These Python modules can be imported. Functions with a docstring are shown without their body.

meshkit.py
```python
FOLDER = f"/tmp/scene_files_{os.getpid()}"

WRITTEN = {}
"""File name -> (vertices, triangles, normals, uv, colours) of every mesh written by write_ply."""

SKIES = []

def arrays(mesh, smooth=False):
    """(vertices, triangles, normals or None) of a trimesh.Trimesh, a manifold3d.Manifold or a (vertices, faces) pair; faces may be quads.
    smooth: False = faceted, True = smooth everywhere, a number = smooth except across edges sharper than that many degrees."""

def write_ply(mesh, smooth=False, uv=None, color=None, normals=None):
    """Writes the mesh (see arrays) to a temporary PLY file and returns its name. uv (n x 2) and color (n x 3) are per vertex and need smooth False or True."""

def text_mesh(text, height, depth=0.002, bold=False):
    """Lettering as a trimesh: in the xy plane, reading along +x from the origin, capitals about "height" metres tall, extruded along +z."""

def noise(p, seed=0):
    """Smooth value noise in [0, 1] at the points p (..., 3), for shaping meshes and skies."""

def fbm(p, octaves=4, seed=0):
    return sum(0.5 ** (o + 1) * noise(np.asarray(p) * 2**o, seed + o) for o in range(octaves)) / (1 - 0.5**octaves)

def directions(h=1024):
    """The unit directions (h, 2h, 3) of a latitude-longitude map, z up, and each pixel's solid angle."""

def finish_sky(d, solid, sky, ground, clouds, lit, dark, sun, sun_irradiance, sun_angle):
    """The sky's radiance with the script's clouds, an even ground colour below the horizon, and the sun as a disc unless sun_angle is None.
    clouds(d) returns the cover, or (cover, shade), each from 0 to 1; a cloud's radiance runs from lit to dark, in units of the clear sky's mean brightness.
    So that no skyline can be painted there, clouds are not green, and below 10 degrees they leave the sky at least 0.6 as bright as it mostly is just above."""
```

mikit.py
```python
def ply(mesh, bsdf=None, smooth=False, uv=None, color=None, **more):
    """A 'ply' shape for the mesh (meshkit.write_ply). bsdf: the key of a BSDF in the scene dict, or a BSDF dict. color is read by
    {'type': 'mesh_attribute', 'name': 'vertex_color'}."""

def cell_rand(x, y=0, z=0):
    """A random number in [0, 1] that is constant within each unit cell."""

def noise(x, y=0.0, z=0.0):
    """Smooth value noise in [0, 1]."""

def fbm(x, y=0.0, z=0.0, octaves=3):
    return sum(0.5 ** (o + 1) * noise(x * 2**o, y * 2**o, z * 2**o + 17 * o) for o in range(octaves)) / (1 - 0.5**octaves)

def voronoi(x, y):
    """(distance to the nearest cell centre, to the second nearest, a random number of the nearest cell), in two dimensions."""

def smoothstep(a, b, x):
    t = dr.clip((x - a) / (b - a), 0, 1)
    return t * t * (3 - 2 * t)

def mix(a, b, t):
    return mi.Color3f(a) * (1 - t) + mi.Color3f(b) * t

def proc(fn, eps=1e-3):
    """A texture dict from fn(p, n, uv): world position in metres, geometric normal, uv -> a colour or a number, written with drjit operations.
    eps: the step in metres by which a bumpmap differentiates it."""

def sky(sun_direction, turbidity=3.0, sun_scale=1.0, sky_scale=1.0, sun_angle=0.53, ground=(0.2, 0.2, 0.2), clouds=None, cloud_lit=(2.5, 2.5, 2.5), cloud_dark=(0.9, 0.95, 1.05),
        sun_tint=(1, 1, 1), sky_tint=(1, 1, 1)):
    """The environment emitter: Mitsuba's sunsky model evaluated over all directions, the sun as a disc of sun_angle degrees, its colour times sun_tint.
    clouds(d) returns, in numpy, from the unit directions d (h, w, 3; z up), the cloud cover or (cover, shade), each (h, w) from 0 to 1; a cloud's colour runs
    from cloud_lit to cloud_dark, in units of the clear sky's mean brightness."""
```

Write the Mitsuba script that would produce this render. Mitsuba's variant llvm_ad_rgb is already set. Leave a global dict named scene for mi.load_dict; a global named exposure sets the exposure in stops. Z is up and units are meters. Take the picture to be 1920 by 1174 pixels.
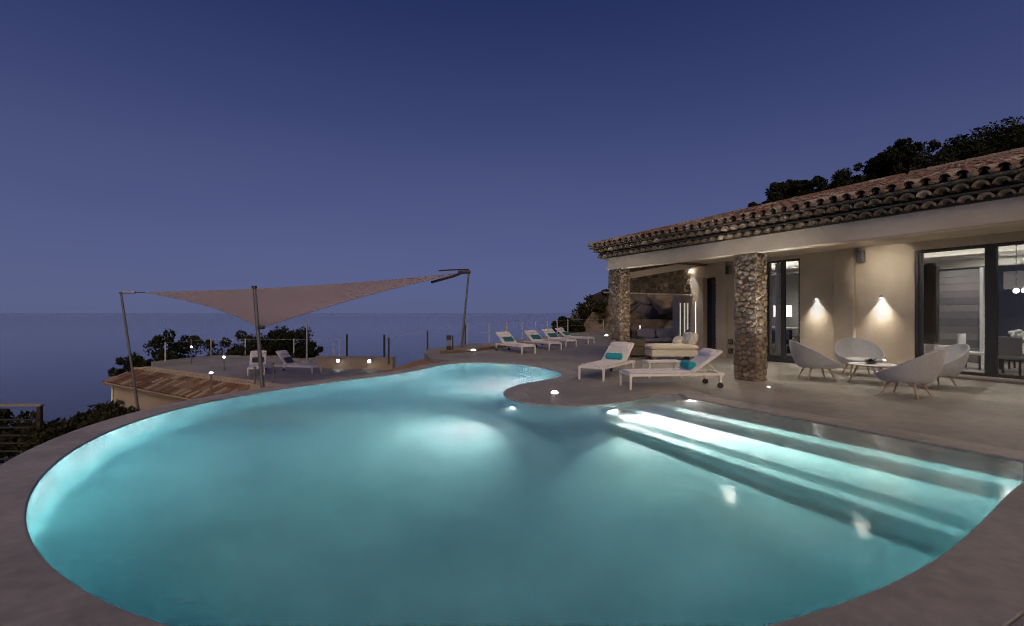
import math, random
import numpy as np, trimesh, drjit as dr, mitsuba as mi, mikit, meshkit
from mikit import proc, noise, fbm, voronoi, smoothstep, mix
from shapely.geometry import Polygon, Point, LineString, box as sbox
from shapely.prepared import prep
from scipy.spatial import Voronoi
from scipy.interpolate import splprep, splev
random.seed(7); RNG = np.random.default_rng(7)
T = mi.ScalarTransform4f
scene, labels = {}, {}

# ------------------------------------------------------------------ camera, sky, exposure
exposure = 0.0
scene['camera'] = {'type': 'perspective', 'fov': 93.70, 'fov_axis': 'x', 'near_clip': 0.05, 'far_clip': 4e5,
                   'principal_point_offset_y': -0.001,
                   'to_world': T().look_at(origin=[0, 0, 1.5], target=[0, 10, 1.5], up=[0, 0, 1])}
EL = math.radians(30)
def haze_veil(d):                                       # thin dusk haze, densest at the horizon all the way round
    el = np.degrees(np.arcsin(np.clip(d[..., 2], 0, 1)))
    n = meshkit.fbm(d * [2.5, 2.5, 11], 4, 3)
    return np.clip(0.60 * np.exp(-(el / 22.5) ** 2) * (0.88 + 0.24 * n), 0, 1)
HAZE = (2.45, 2.76, 5.05)
scene['sky'] = {'sampling_weight': 12.0, **mikit.sky([0.05, -math.cos(EL), math.sin(EL)], turbidity=4, sun_scale=1.02, sun_angle=50, sun_tint=(1.0, 0.91, 0.77),
                ground=(0.28, 0.36, 0.60), sky_scale=1.0, sky_tint=(0.29, 0.34, 0.84), clouds=haze_veil, cloud_lit=HAZE, cloud_dark=HAZE)}

# ------------------------------------------------------------------ materials
def rgb(*c): return {'type': 'rgb', 'value': list(c)}
def mat(key, color, rough=0.6, **k):
    scene[key] = {'type': 'twosided', 'b': {'type': 'principled', 'base_color': rgb(*color) if isinstance(color, tuple) else color,
                  'roughness': rough, 'specular': k.pop('spec', 0.4), **k}}
    return key
def bump(key, color, rough, fn, scale, eps=2e-3, spec=0.4):
    scene[key] = {'type': 'twosided', 'b': {'type': 'bumpmap', 'arbitrary': {**proc(fn, eps)}, 'scale': scale,
                  'b': {'type': 'principled', 'base_color': color, 'roughness': rough, 'specular': spec}}}
    return key

def c_paving(p, n, uv):
    a = fbm(p.x * 0.9, p.y * 0.9, p.z, 4); b = fbm(p.x * 9, p.y * 9, p.z * 9, 3); c = noise(p.x * 60, p.y * 60)
    base = mix((0.225, 0.218, 0.206), (0.295, 0.286, 0.268), smoothstep(0.25, 0.75, a))
    return base * (0.80 + 0.26 * b + 0.12 * c)
def b_paving(p, n, uv): return fbm(p.x * 7, p.y * 7, p.z * 7, 4)
bump('paving', proc(c_paving), 0.55, b_paving, 0.012)
def c_coping(p, n, uv):
    a = fbm(p.x * 1.7, p.y * 1.7, p.z, 3); b = fbm(p.x * 14, p.y * 14, p.z * 9, 3)
    return mix((0.29, 0.279, 0.261), (0.36, 0.344, 0.319), smoothstep(0.3, 0.7, a)) * (0.82 + 0.36 * b)
mat('coping', proc(c_coping), 0.5)
def c_plaster(p, n, uv):
    a = fbm(p.x * 1.1, p.y * 1.1, p.z * 1.1, 4); b = noise(p.x * 40, p.y * 40, p.z * 40)
    return mix((0.47, 0.40, 0.318), (0.56, 0.482, 0.39), smoothstep(0.3, 0.7, a)) * (0.94 + 0.10 * b)
mat('plaster', proc(c_plaster), 0.85, spec=0.2)
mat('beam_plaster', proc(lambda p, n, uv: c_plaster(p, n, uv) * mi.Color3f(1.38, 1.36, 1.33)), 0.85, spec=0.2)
def c_pool(p, n, uv):
    a = fbm(p.x * 1.3, p.y * 1.3, p.z * 1.3, 4); b = noise(p.x * 22, p.y * 22, p.z * 22)
    return mix((0.57, 0.60, 0.58), (0.72, 0.745, 0.71), smoothstep(0.3, 0.7, a)) * (0.84 + 0.14 * b + 0.14 * mikit.cell_rand(p.x * 28, p.y * 28, p.z * 28))
mat('pool_plaster', proc(c_pool), 0.7, spec=0.2)
def c_hill(p, n, uv):
    a = fbm(p.x * 0.5, p.y * 0.5, p.z * 0.5, 4); b = fbm(p.x * 3, p.y * 3, p.z * 3, 3)
    rock = mix((0.14, 0.11, 0.085), (0.30, 0.26, 0.215), b)
    soil = mix((0.035, 0.033, 0.022), (0.075, 0.060, 0.040), b)
    return mix(soil, rock, smoothstep(0.42, 0.60, a))
mat('hill_rock', proc(c_hill), 0.9, spec=0.15)
def c_earth(p, n, uv):
    a = fbm(p.x * 3, p.y * 3, p.z * 3, 4); b = noise(p.x * 30, p.y * 30)
    return mix((0.15, 0.085, 0.06), (0.27, 0.19, 0.14), a) * (0.8 + 0.4 * b)
mat('earth', proc(c_earth), 0.95, spec=0.1)
def b_sea(p, n, uv): return fbm(p.x * 0.08, p.y * 0.05, 0.0, 3)
bump('sea_water', rgb(0.030, 0.030, 0.034), 0.08, b_sea, 0.22, 0.3, 0.5)
def b_water(p, n, uv):
    return 0.5 * fbm(p.x * 1.6, p.y * 1.6, 3.0, 2) + 0.08 * fbm(p.x * 9, p.y * 9, 7.0, 2)
scene['clear_water'] = {'type': 'bumpmap', 'arbitrary': {**proc(b_water, 4e-3)}, 'scale': 0.010, 'b': {'type': 'roughdielectric', 'distribution': 'ggx', 'alpha': 0.010, 'int_ior': 1.333, 'ext_ior': 1.0}}
scene['water_medium'] = {'type': 'homogeneous', 'albedo': rgb(0.02, 0.06, 0.10), 'sigma_t': rgb(0.255, 0.096, 0.070)}
scene['window_glass'] = {'type': 'thindielectric', 'int_ior': 1.5}
scene['lamp_glass'] = {'type': 'dielectric', 'int_ior': 1.4}
for k, c in enumerate([(0.33, 0.26, 0.19), (0.25, 0.19, 0.135), (0.17, 0.125, 0.09), (0.40, 0.34, 0.27), (0.21, 0.175, 0.15), (0.30, 0.215, 0.15)]): mat(f'stone_{k}', c, 0.9, spec=0.15)
mat('mortar', (0.21, 0.175, 0.135), 0.95, spec=0.1)
def b_stone(p, n, uv): return fbm(p.x * 16 + p.z * 3, p.y * 16, p.z * 16, 3)
bump('rubble', {'type': 'mesh_attribute', 'name': 'vertex_color'}, 0.9, b_stone, 0.02, 3e-3, 0.15)
ROCK = np.array([(0.30, 0.245, 0.185), (0.25, 0.20, 0.15), (0.19, 0.15, 0.115), (0.35, 0.30, 0.24), (0.22, 0.19, 0.165), (0.275, 0.21, 0.155)])
def mottled(m, base, seed, amt=0.5, fr=9.0):
    v = np.array(m.vertices); a = meshkit.fbm(v * fr + seed * 3.1, 3, seed % 50); b = meshkit.noise(v * 3.3 + seed, 7)
    c = np.asarray(base)[None] * (1 + amt * (a - 0.5) * 2)[:, None]; return np.clip(c + (b - 0.5)[:, None] * np.array([0.05, 0.03, 0.01]) * 0.8, 0.01, 0.8)
for k, c in enumerate([(0.175, 0.100, 0.080), (0.140, 0.082, 0.067), (0.225, 0.163, 0.130), (0.31, 0.265, 0.215), (0.115, 0.072, 0.060), (0.19, 0.120, 0.095)]): mat(f'clay_{k}', c, 0.88, spec=0.2)
mat('hollow_shade', (0.07, 0.06, 0.05), 0.95, spec=0.1)  # near-black colour that paints the shade inside the cornice tile hollows
mat('clay_dark', (0.20, 0.155, 0.118), 0.9, spec=0.15)
mat('clay_pale', (0.50, 0.41, 0.31), 0.9, spec=0.15)
mat('white_metal', (0.80, 0.80, 0.78), 0.35)
mat('sling', (0.70, 0.70, 0.74), 0.75, sheen=0.3)
mat('towel', (0.03, 0.34, 0.40), 0.95, sheen=0.6)
mat('towel_dark', (0.03, 0.16, 0.20), 0.95, sheen=0.4)
mat('navy_cloth', (0.05, 0.06, 0.10), 0.95)
mat('rubber', (0.03, 0.03, 0.03), 0.6)
def c_rope(p, n, uv):
    a = noise(p.x * 90, p.y * 90, p.z * 24)
    return mix((0.40, 0.405, 0.42), (0.48, 0.485, 0.50), a)
mat('rope', proc(c_rope), 0.8)
mat('seat_fabric', (0.48, 0.49, 0.52), 0.9, sheen=0.3)
mat('wood_leg', (0.47, 0.36, 0.26), 0.5)
mat('dark_metal', (0.045, 0.045, 0.05), 0.45)
mat('steel', (0.55, 0.56, 0.58), 0.35, metallic=0.8)
mat('post_pale', (0.50, 0.49, 0.50), 0.5)
mat('grey_metal', (0.16, 0.16, 0.17), 0.5, metallic=0.4)
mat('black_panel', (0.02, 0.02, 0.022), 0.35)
mat('cream', (0.80, 0.74, 0.62), 0.9, sheen=0.3)
mat('wicker', (0.17, 0.135, 0.105), 0.85)
mat('cushion_grey', (0.50, 0.48, 0.46), 0.9)
mat('white_wall', (0.72, 0.72, 0.70), 0.8)
mat('grey_wall', (0.23, 0.23, 0.24), 0.7)
mat('dark_wall', (0.075, 0.075, 0.09), 0.7)
for k, c in enumerate([(0.20, 0.19, 0.19), (0.25, 0.235, 0.235), (0.16, 0.155, 0.155)]): mat(f'board_{k}', c, 0.5)
mat('floor_stone', (0.33, 0.32, 0.31), 0.35)
mat('bark', (0.06, 0.045, 0.03), 0.95, spec=0.1)
mat('timber_dark', (0.035, 0.03, 0.026), 0.8)
mat('timber_pale', (0.26, 0.24, 0.22), 0.8)
mat('gravel', (0.38, 0.32, 0.25), 0.95, spec=0.1)
mat('render_wall', (0.40, 0.33, 0.26), 0.9, spec=0.1)
mat('frosted', (0.75, 0.75, 0.72), 0.4)
for k, c in enumerate([(0.028, 0.034, 0.019), (0.040, 0.043, 0.025), (0.022, 0.026, 0.017)]): scene[f'leaf_{k}'] = {'type': 'twosided', 'b': {'type': 'diffuse', 'reflectance': rgb(*c)}}
scene['sail_cloth'] = {'type': 'principledthin', 'base_color': rgb(0.50, 0.435, 0.50), 'roughness': 0.9, 'diff_trans': 0.9, 'spec_trans': 0.0}

# ------------------------------------------------------------------ helpers
USED = {}
def numbered(key):
    USED[key] = USED.get(key, -1) + 1
    return key if USED[key] == 0 else f'{key}_{USED[key]:03d}'
def thing(name, label, cat, group=None):
    key = numbered(name); labels[key] = {'label': label, 'category': cat}
    if group: labels[key]['group'] = group
    return key
def struct(name, mesh, m, smooth=False, **k):
    scene[name] = mikit.ply(mesh, m, smooth=smooth, **k); labels[name] = {'kind': 'structure'}
    return name
PLY = {}
def part(parent, name, mesh, m, smooth=False, tw=None, kind=None, label=None, emit=None, w=0.1):
    key = numbered(f'{parent}__{name}')
    d = mesh if isinstance(mesh, dict) else mikit.ply(mesh, m, smooth=smooth)
    d = dict(d)
    if m is not None: d['bsdf'] = {'type': 'ref', 'id': m}
    if tw is not None: d['to_world'] = tw
    if emit is not None: d['emitter'] = {'type': 'area', 'radiance': rgb(*emit), 'sampling_weight': w}
    scene[key] = d
    if kind or label: labels[key] = {**({'kind': kind} if kind else {}), **({'label': label} if label else {})}
    return key
def dup(root, label, tw, group=None):
    """A copy of a thing whose parts were built about the origin, under the next number."""
    base = root
    r = thing(base, label, labels[root]['category'], group or labels[root].get('group'))
    for k in [k for k in scene if k.startswith(root + '__')]:
        scene[r + k[len(root):]] = {**scene[k], 'to_world': tw @ LOCAL.get(k, T())}
        if k in labels: labels[r + k[len(root):]] = dict(labels[k])
    return r
LOCAL = {}
def place(root, tw):
    for k in [k for k in scene if k.startswith(root + '__')]: scene[k]['to_world'] = tw
def at(x, y, z=0.0, rz=0.0): return T().translate([x, y, z]).rotate([0, 0, 1], rz)
def heading(dx, dy): return math.degrees(math.atan2(dy, dx))

cat = trimesh.util.concatenate
def box(x0, x1, y0, y1, z0, z1):
    m = trimesh.creation.box(extents=[abs(x1 - x0), abs(y1 - y0), abs(z1 - z0)])
    m.apply_translation([(x0 + x1) / 2, (y0 + y1) / 2, (z0 + z1) / 2]); return m
def cbox(x0, x1, y0, y1, z0, z1, b=0.008):
    lo, hi = np.minimum([x0, y0, z0], [x1, y1, z1]), np.maximum([x0, y0, z0], [x1, y1, z1])
    pts = []
    for sx in (0, 1):
        for sy in (0, 1):
            for sz in (0, 1):
                c = np.where([sx, sy, sz], hi, lo); s = np.where([sx, sy, sz], -1, 1) * b
                for ax in range(3):
                    q = c + s; q[ax] = c[ax]; pts.append(q)
    return trimesh.convex.convex_hull(np.array(pts))
def rod(p0, p1, r0, r1=None, seg=8):
    p0, p1 = np.array(p0, float), np.array(p1, float); r1 = r0 if r1 is None else r1
    d = (p1 - p0) / np.linalg.norm(p1 - p0)
    a = np.cross(d, [0, 0, 1.0] if abs(d[2]) < 0.9 else [1.0, 0, 0]); a /= np.linalg.norm(a); b = np.cross(d, a)
    t = np.arange(seg) * 2 * np.pi / seg
    ring = np.cos(t)[:, None] * a + np.sin(t)[:, None] * b
    v = np.vstack([p0 + ring * r0, p1 + ring * r1, [p0], [p1]])
    f = []
    for i in range(seg):
        j = (i + 1) % seg
        f += [[i, j, seg + j], [i, seg + j, seg + i], [j, i, 2 * seg], [seg + i, seg + j, 2 * seg + 1]]
    m = trimesh.Trimesh(v, f, process=False); return m
def path(pts, r, seg=6): return cat([rod(pts[i], pts[i + 1], r, r, seg) for i in range(len(pts) - 1)])
def lathe(prof, seg=20):
    prof = np.array(prof, float); t = np.arange(seg) * 2 * np.pi / seg; n = len(prof)
    v = np.vstack([np.stack([prof[:, 0] * math.cos(a), prof[:, 0] * math.sin(a), prof[:, 1]], 1) for a in t]); f = []
    for i in range(seg):
        j = (i + 1) % seg
        for k in range(n - 1):
            a, b, c, d = i * n + k, j * n + k, j * n + k + 1, i * n + k + 1
            f += [[a, b, c], [a, c, d]]
    return trimesh.Trimesh(v, f, process=True)
def pillow(w, d, h, e=3.2, nu=20, nv=11):
    """A stuffed cushion: a superellipsoid with flat seams."""
    u = np.linspace(-np.pi, np.pi, nu, endpoint=False); vv = np.linspace(-np.pi / 2, np.pi / 2, nv)
    sp = lambda x, p: np.sign(x) * np.abs(x) ** p
    P = [[w / 2 * sp(math.cos(b), 0.5) * sp(math.cos(a), 2 / e), d / 2 * sp(math.cos(b), 0.5) * sp(math.sin(a), 2 / e), h / 2 * sp(math.sin(b), 0.8)] for b in vv for a in u]
    f = []
    for i in range(nv - 1):
        for j in range(nu):
            k = (j + 1) % nu; f += [[i * nu + j, i * nu + k, (i + 1) * nu + k], [i * nu + j, (i + 1) * nu + k, (i + 1) * nu + j]]
    return trimesh.Trimesh(P, f, process=True)
def moved(m, M):
    m = m.copy(); m.apply_transform(np.array(M.matrix, float) if hasattr(M, 'matrix') else M); return m
def slab(poly, z0, z1):
    m = trimesh.creation.extrude_polygon(poly, z1 - z0, engine='earcut'); m.apply_translation([0, 0, z0]); return m
def sheet(poly, z):
    v, f = trimesh.creation.triangulate_polygon(poly, engine='earcut')
    v = np.column_stack([v, np.full(len(v), z)]); m = trimesh.Trimesh(v, f, process=False)
    if m.face_normals[:, 2].mean() < 0: m.invert()
    return m
def spot(name, p, to, inten, cutoff, beam=None, w=2.0):
    scene[name] = {'type': 'spot', 'sampling_weight': w, 'to_world': T().look_at(origin=list(p), target=list(to), up=[0.31, 0.2, 0.93] if abs(to[2] - p[2]) < 5 * math.hypot(to[0] - p[0], to[1] - p[1]) else [1, 0, 0]),
                   'intensity': rgb(*inten), 'cutoff_angle': cutoff, 'beam_width': beam if beam is not None else cutoff * 0.75}
WARM = np.array([1.0, 0.88, 0.72]); COOL = np.array([1.0, 1.0, 0.91]); NEUT = np.array([1.0, 0.93, 0.82])

# house frame: l runs away along the front, n into the house; r = -l keeps it right-handed
ANG = math.atan2(0.870, -0.493)
LD, ND = np.array([math.cos(ANG), math.sin(ANG)]), np.array([math.sin(ANG), -math.cos(ANG)])
O = np.array([5.30, 10.90])
HM = np.eye(4); HM[:2, 0] = -LD; HM[:2, 1] = ND; HM[:2, 3] = O
def hw(l, n, z=0.0): q = O + LD * l + ND * n; return np.array([q[0], q[1], z])
def hbox(l0, l1, n0, n1, z0, z1, b=0): return moved(cbox(-l1, -l0, n0, n1, z0, z1, b) if b else box(-l1, -l0, n0, n1, z0, z1), HM)
def hrod(a, b, r, r1=None, seg=8): return rod(hw(*a), hw(*b), r, r1, seg)
HT = T(HM)

# ------------------------------------------------------------------ the pool's outline (metres)
def spl(pts, n, s=0.004):
    p = np.array(pts); tck, u = splprep(p.T, s=s * len(p) * 0.25, k=3); return np.array(splev(np.linspace(0, 1, n), tck)).T
TIP = (1.24, 12.28)
west = [(5.18, 4.63), (4.41, 4.15), (3.80, 3.74), (3.22, 3.35), (2.80, 3.07), (2.44, 2.85), (2.09, 2.66), (1.76, 2.50), (1.22, 2.29), (0.62, 2.12), (-0.05, 2.06), (-0.85, 2.10), (-1.70, 2.30), (-2.29, 2.56),
        (-2.59, 2.73), (-2.87, 2.92), (-3.15, 3.13), (-3.42, 3.37), (-3.70, 3.68), (-4.05, 4.06), (-4.39, 4.50), (-4.81, 5.21), (-5.02, 5.69), (-5.19, 6.28), (-5.26, 6.84), (-5.29, 7.58), (-5.19, 8.25),
        (-4.90, 9.12), (-4.58, 9.75), (-4.24, 10.26), (-3.70, 10.9), (-3.25, 11.45), (-2.90, 12.03), (-2.57, 12.8), (-2.24, 13.75), (-1.75, 14.55), (-0.99, 14.84), (0.03, 14.38), (0.79, 13.48), (1.12, 12.78), TIP]
east = [TIP, (0.86, 11.0), (0.22, 10.2), (-0.05, 9.62), (-0.15, 9.16), (-0.10, 8.56), (0.21, 8.11), (0.57, 7.84), (1.01, 7.79), (1.49, 7.93), (1.95, 8.30), (2.43, 8.69), (2.85, 9.01)]
corner_b = [(2.85, 9.01), (3.02, 9.08), (3.17, 9.05), (3.26, 8.95)]
A = np.array(hw(-5.50, -3.0)[:2]); B = np.array(hw(-0.95, -3.0)[:2])
OUT = np.vstack([[A], spl(west, 220), spl(east, 90)[1:], corner_b[1:-1], [B]])
pool = Polygon(OUT).buffer(0.03).buffer(-0.03)
OUT = np.array(pool.exterior.coords)[:-1]
if not pool.exterior.is_ccw: OUT = OUT[::-1]
WZ = -0.014; FLOOR = WZ - 1.40

# ------------------------------------------------------------------ setting: sea, hillside, terrace, deck
def ring_plane(R, z):
    rad = [0, 40, 120, 400, 1500, 6000, 30000, R]; seg = 48; v = [[0, 0, z]]; f = []
    for r in rad[1:]:
        for i in range(seg): v.append([r * math.cos(2 * math.pi * i / seg), r * math.sin(2 * math.pi * i / seg), z])
    for i in range(seg): f.append([0, 1 + i, 1 + (i + 1) % seg])
    for k in range(len(rad) - 2):
        for i in range(seg):
            a, b = 1 + k * seg + i, 1 + k * seg + (i + 1) % seg; f += [[a, a + seg, b + seg], [a, b + seg, b]]
    return trimesh.Trimesh(v, f, process=False)
struct('sea', ring_plane(200000, -62), 'sea_water')

terrace_edge = [(-1.95, 15.3), (-2.75, 16.3), (-3.4, 18.6), (-3.55, 20.3), (-2.3, 23.8), (-1.2, 24.6), (-0.3, 26.3), (0.6, 28.3), (1.5, 30.3), (2.4, 32.8), (3.3, 35.3), (4.3, 37.4), (7.6, 40.6), (12, 42)]
tp = terrace_edge + [tuple(hw(24, 16)[:2]), tuple(hw(7, 10)[:2]), tuple(hw(-14, 10)[:2]), tuple(hw(-14, -9.5)[:2]), (3.0, -4.0), (-3.0, -4.0), (-6.2, -1.0), (-6.4, 2.0), (-5.3, 3.2), (-4.6, 3.6)]
COPW = 0.44
ring = pool.buffer(COPW, 24)
terrace_poly = Polygon(tp).buffer(0).difference(ring.buffer(0.006)).difference(Polygon([hw(l, n)[:2] for l, n in ((5.3, 4.5), (-14, 4.5), (-14, 10), (5.3, 10))]))
# west of the pool only the coping stands above the slope
terrace_poly = terrace_poly.difference(Polygon([(-4.35, 3.45), (-4.9, 14), (-2.5, 14.9), (-1.0, 15.25), (-1.95, 15.31), (-12, 16), (-12, 3.0), (-7, 2.6)]))
polys = [g for g in getattr(terrace_poly, 'geoms', [terrace_poly]) if g.area > 0.5]
struct('terrace_paving', cat([slab(g.simplify(0.002), -0.30, 0.0) for g in polys]), 'paving')
# coping with an eased edge
cr = []
for inset, z0, z1 in ((0.0, -0.075, -0.010), (0.004, -0.010, -0.003), (0.010, -0.003, 0.003)):
    cr.append(slab(ring.buffer(-inset).difference(pool.buffer(-0.015 + inset)).buffer(0), z0, z1))
struct('pool_coping', cat(cr), 'coping')
struct('retaining_wall', slab(ring.buffer(-0.03, 24).difference(ring.buffer(-0.30, 24)), -5.0, -0.077), 'render_wall')

# basin: walls with a cove into the floor
def inward(pts):
    d = np.roll(pts, -1, 0) - np.roll(pts, 1, 0); n = np.stack([-d[:, 1], d[:, 0]], 1); return n / (np.linalg.norm(n, axis=1, keepdims=True) + 1e-9)
IN = inward(OUT); m = len(OUT); rows = []
for off, z in [(0, -0.02), (0, FLOOR + 0.07), (0.012, FLOOR + 0.03), (0.03, FLOOR + 0.012), (0.06, FLOOR + 0.0)]:
    rows.append(np.column_stack([OUT + IN * off, np.full(m, z)]))
v = np.vstack(rows); f = []
for k in range(len(rows) - 1):
    for i in range(m):
        j = (i + 1) % m; f += [[k * m + i, (k + 1) * m + j, k * m + j], [k * m + i, (k + 1) * m + i, (k + 1) * m + j]]
walls = trimesh.Trimesh(v, f, process=False)
struct('pool_basin', cat([walls, sheet(pool.buffer(0.02).simplify(0.003), FLOOR)]), 'pool_plaster', smooth=40)
for k, (n1, dep) in enumerate([(-3.70, 0.15), (-4.22, 0.43), (-4.62, 0.70), (-4.82, 0.98)]):
    n0 = [-2.9, -3.70, -4.22, -4.62][k]
    st = Polygon([hw(l, n)[:2] for l, n in ((-0.45, n0), (-0.45, n1), (-5.8, n1), (-5.8, n0))]).intersection(pool.buffer(0.03))
    st = max(getattr(st, 'geoms', [st]), key=lambda g: g.area)
    part('pool_basin', 'step', cat([slab(st, FLOOR - 0.02, WZ - dep - 0.012), slab(st.buffer(-0.010), WZ - dep - 0.012, WZ - dep)]), 'pool_plaster')
scene['pool_water'] = {**mikit.ply(sheet(pool.buffer(0.004), WZ), 'clear_water'), 'interior': {'type': 'ref', 'id': 'water_medium'}}
labels['pool_water'] = {'kind': 'structure'}

# lower deck to the left, its gravel strip, parapet and the earth bed between deck and terrace
DZ = -1.0
deck = Polygon([(-16.4, 22.06), (-12.2, 19.45), (-9.45, 17.7), (-7.3, 16.2), (-5.0, 14.4), (-4.6, 15.8), (-5.2, 21.6), (-9.0, 22.3), (-10.0, 28.5), (-18.0, 28.9), (-18.8, 25.0)])
struct('lower_deck', slab(deck, DZ - 0.25, DZ), 'paving')
U = np.array([0.845, -0.535]); V = np.array([-0.535, -0.845]); D0 = np.array([-16.4, 22.06])
def dk(u, v): q = D0 + U * u + V * v; return (q[0], q[1])
struct('gravel_strip', slab(Polygon([dk(-0.6, 0.01), dk(16.5, 0.01), dk(16.5, 0.62), dk(-0.6, 0.62)]).difference(ring.buffer(0.03)), DZ - 0.3, DZ + 0.045), 'gravel')
def grid_mesh(x0, x1, y0, y1, step, fn):
    xs, ys = np.arange(x0, x1 + 1e-6, step), np.arange(y0, y1 + 1e-6, step); X, Y = np.meshgrid(xs, ys); Z = fn(X, Y)
    v = np.stack([X, Y, Z], -1).reshape(-1, 3); w = len(xs); i, j = np.meshgrid(np.arange(len(ys) - 1), np.arange(w - 1), indexing='ij'); a = (i * w + j).ravel()
    return trimesh.Trimesh(v, np.vstack([np.stack([a, a + 1, a + w + 1], 1), np.stack([a, a + w + 1, a + w], 1)]), process=False)
def bed(X, Y):
    n = meshkit.fbm(np.stack([X * 1.5, Y * 1.5, X * 0], -1), 4, 5)
    d = np.clip((-2.4 - X) / 3.0, 0, 1)
    return -0.06 - 0.85 * d ** 1.3 - 0.25 * np.clip((Y - 19.5) / 3, 0, 1) + 0.18 * (n - 0.5) - 0.05
bm = grid_mesh(-5.6, -1.6, 12.0, 24.0, 0.2, bed)
bp = prep(Polygon([(-5.3, 14.6), (-3.6, 11.6), (-1.5, 14.6), (-1.7, 15.6), (-2.9, 16.6), (-3.5, 19), (-3.5, 20.6), (-2.4, 24), (-5.2, 22)]).buffer(0.25).difference(ring.buffer(-0.2)))
keep = [bp.contains(Point(*c[:2])) for c in bm.triangles_center]; bm.update_faces(np.array(keep)); bm.remove_unreferenced_vertices()
struct('earth_bed', bm, 'earth', smooth=True)

def hill(X, Y):
    rx, ry = X - O[0], Y - O[1]; l = rx * LD[0] + ry * LD[1]; n = rx * ND[0] + ry * ND[1]
    q = np.stack([X, Y, X * 0], -1)
    nn = n - np.interp(l, [-30, 5, 6.5, 14, 28, 60], [4.5, 4.0, 0.3, 2.2, 8.0, 17.0])
    up = np.interp(nn, [-60, -40, -20, -8, 4, 7.2, 8.4, 9.6, 13, 29, 46, 90], [-75, -45, -14, -5, -3.0, -1.2, 0.0, 1.0, 3.4, 9, 13, 19])
    up += np.interp(nn, [7, 10, 16], [0.0, 1.0, 1.0]) * ((meshkit.fbm(q * 0.55, 4, 2) - 0.5) * 2.2 + (meshkit.fbm(q * 1.6, 3, 9) - 0.5) * 0.9)
    up += (meshkit.fbm(q * 0.15, 3, 4) - 0.5) * 2.0 * np.interp(nn, [-30, 4, 8], [1, 0.5, 0])
    up -= np.interp(l, [32, 50, 110], [0, 12, 75])
    return up
hm = grid_mesh(-75, 95, -40, 130, 1.0, hill)
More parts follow.
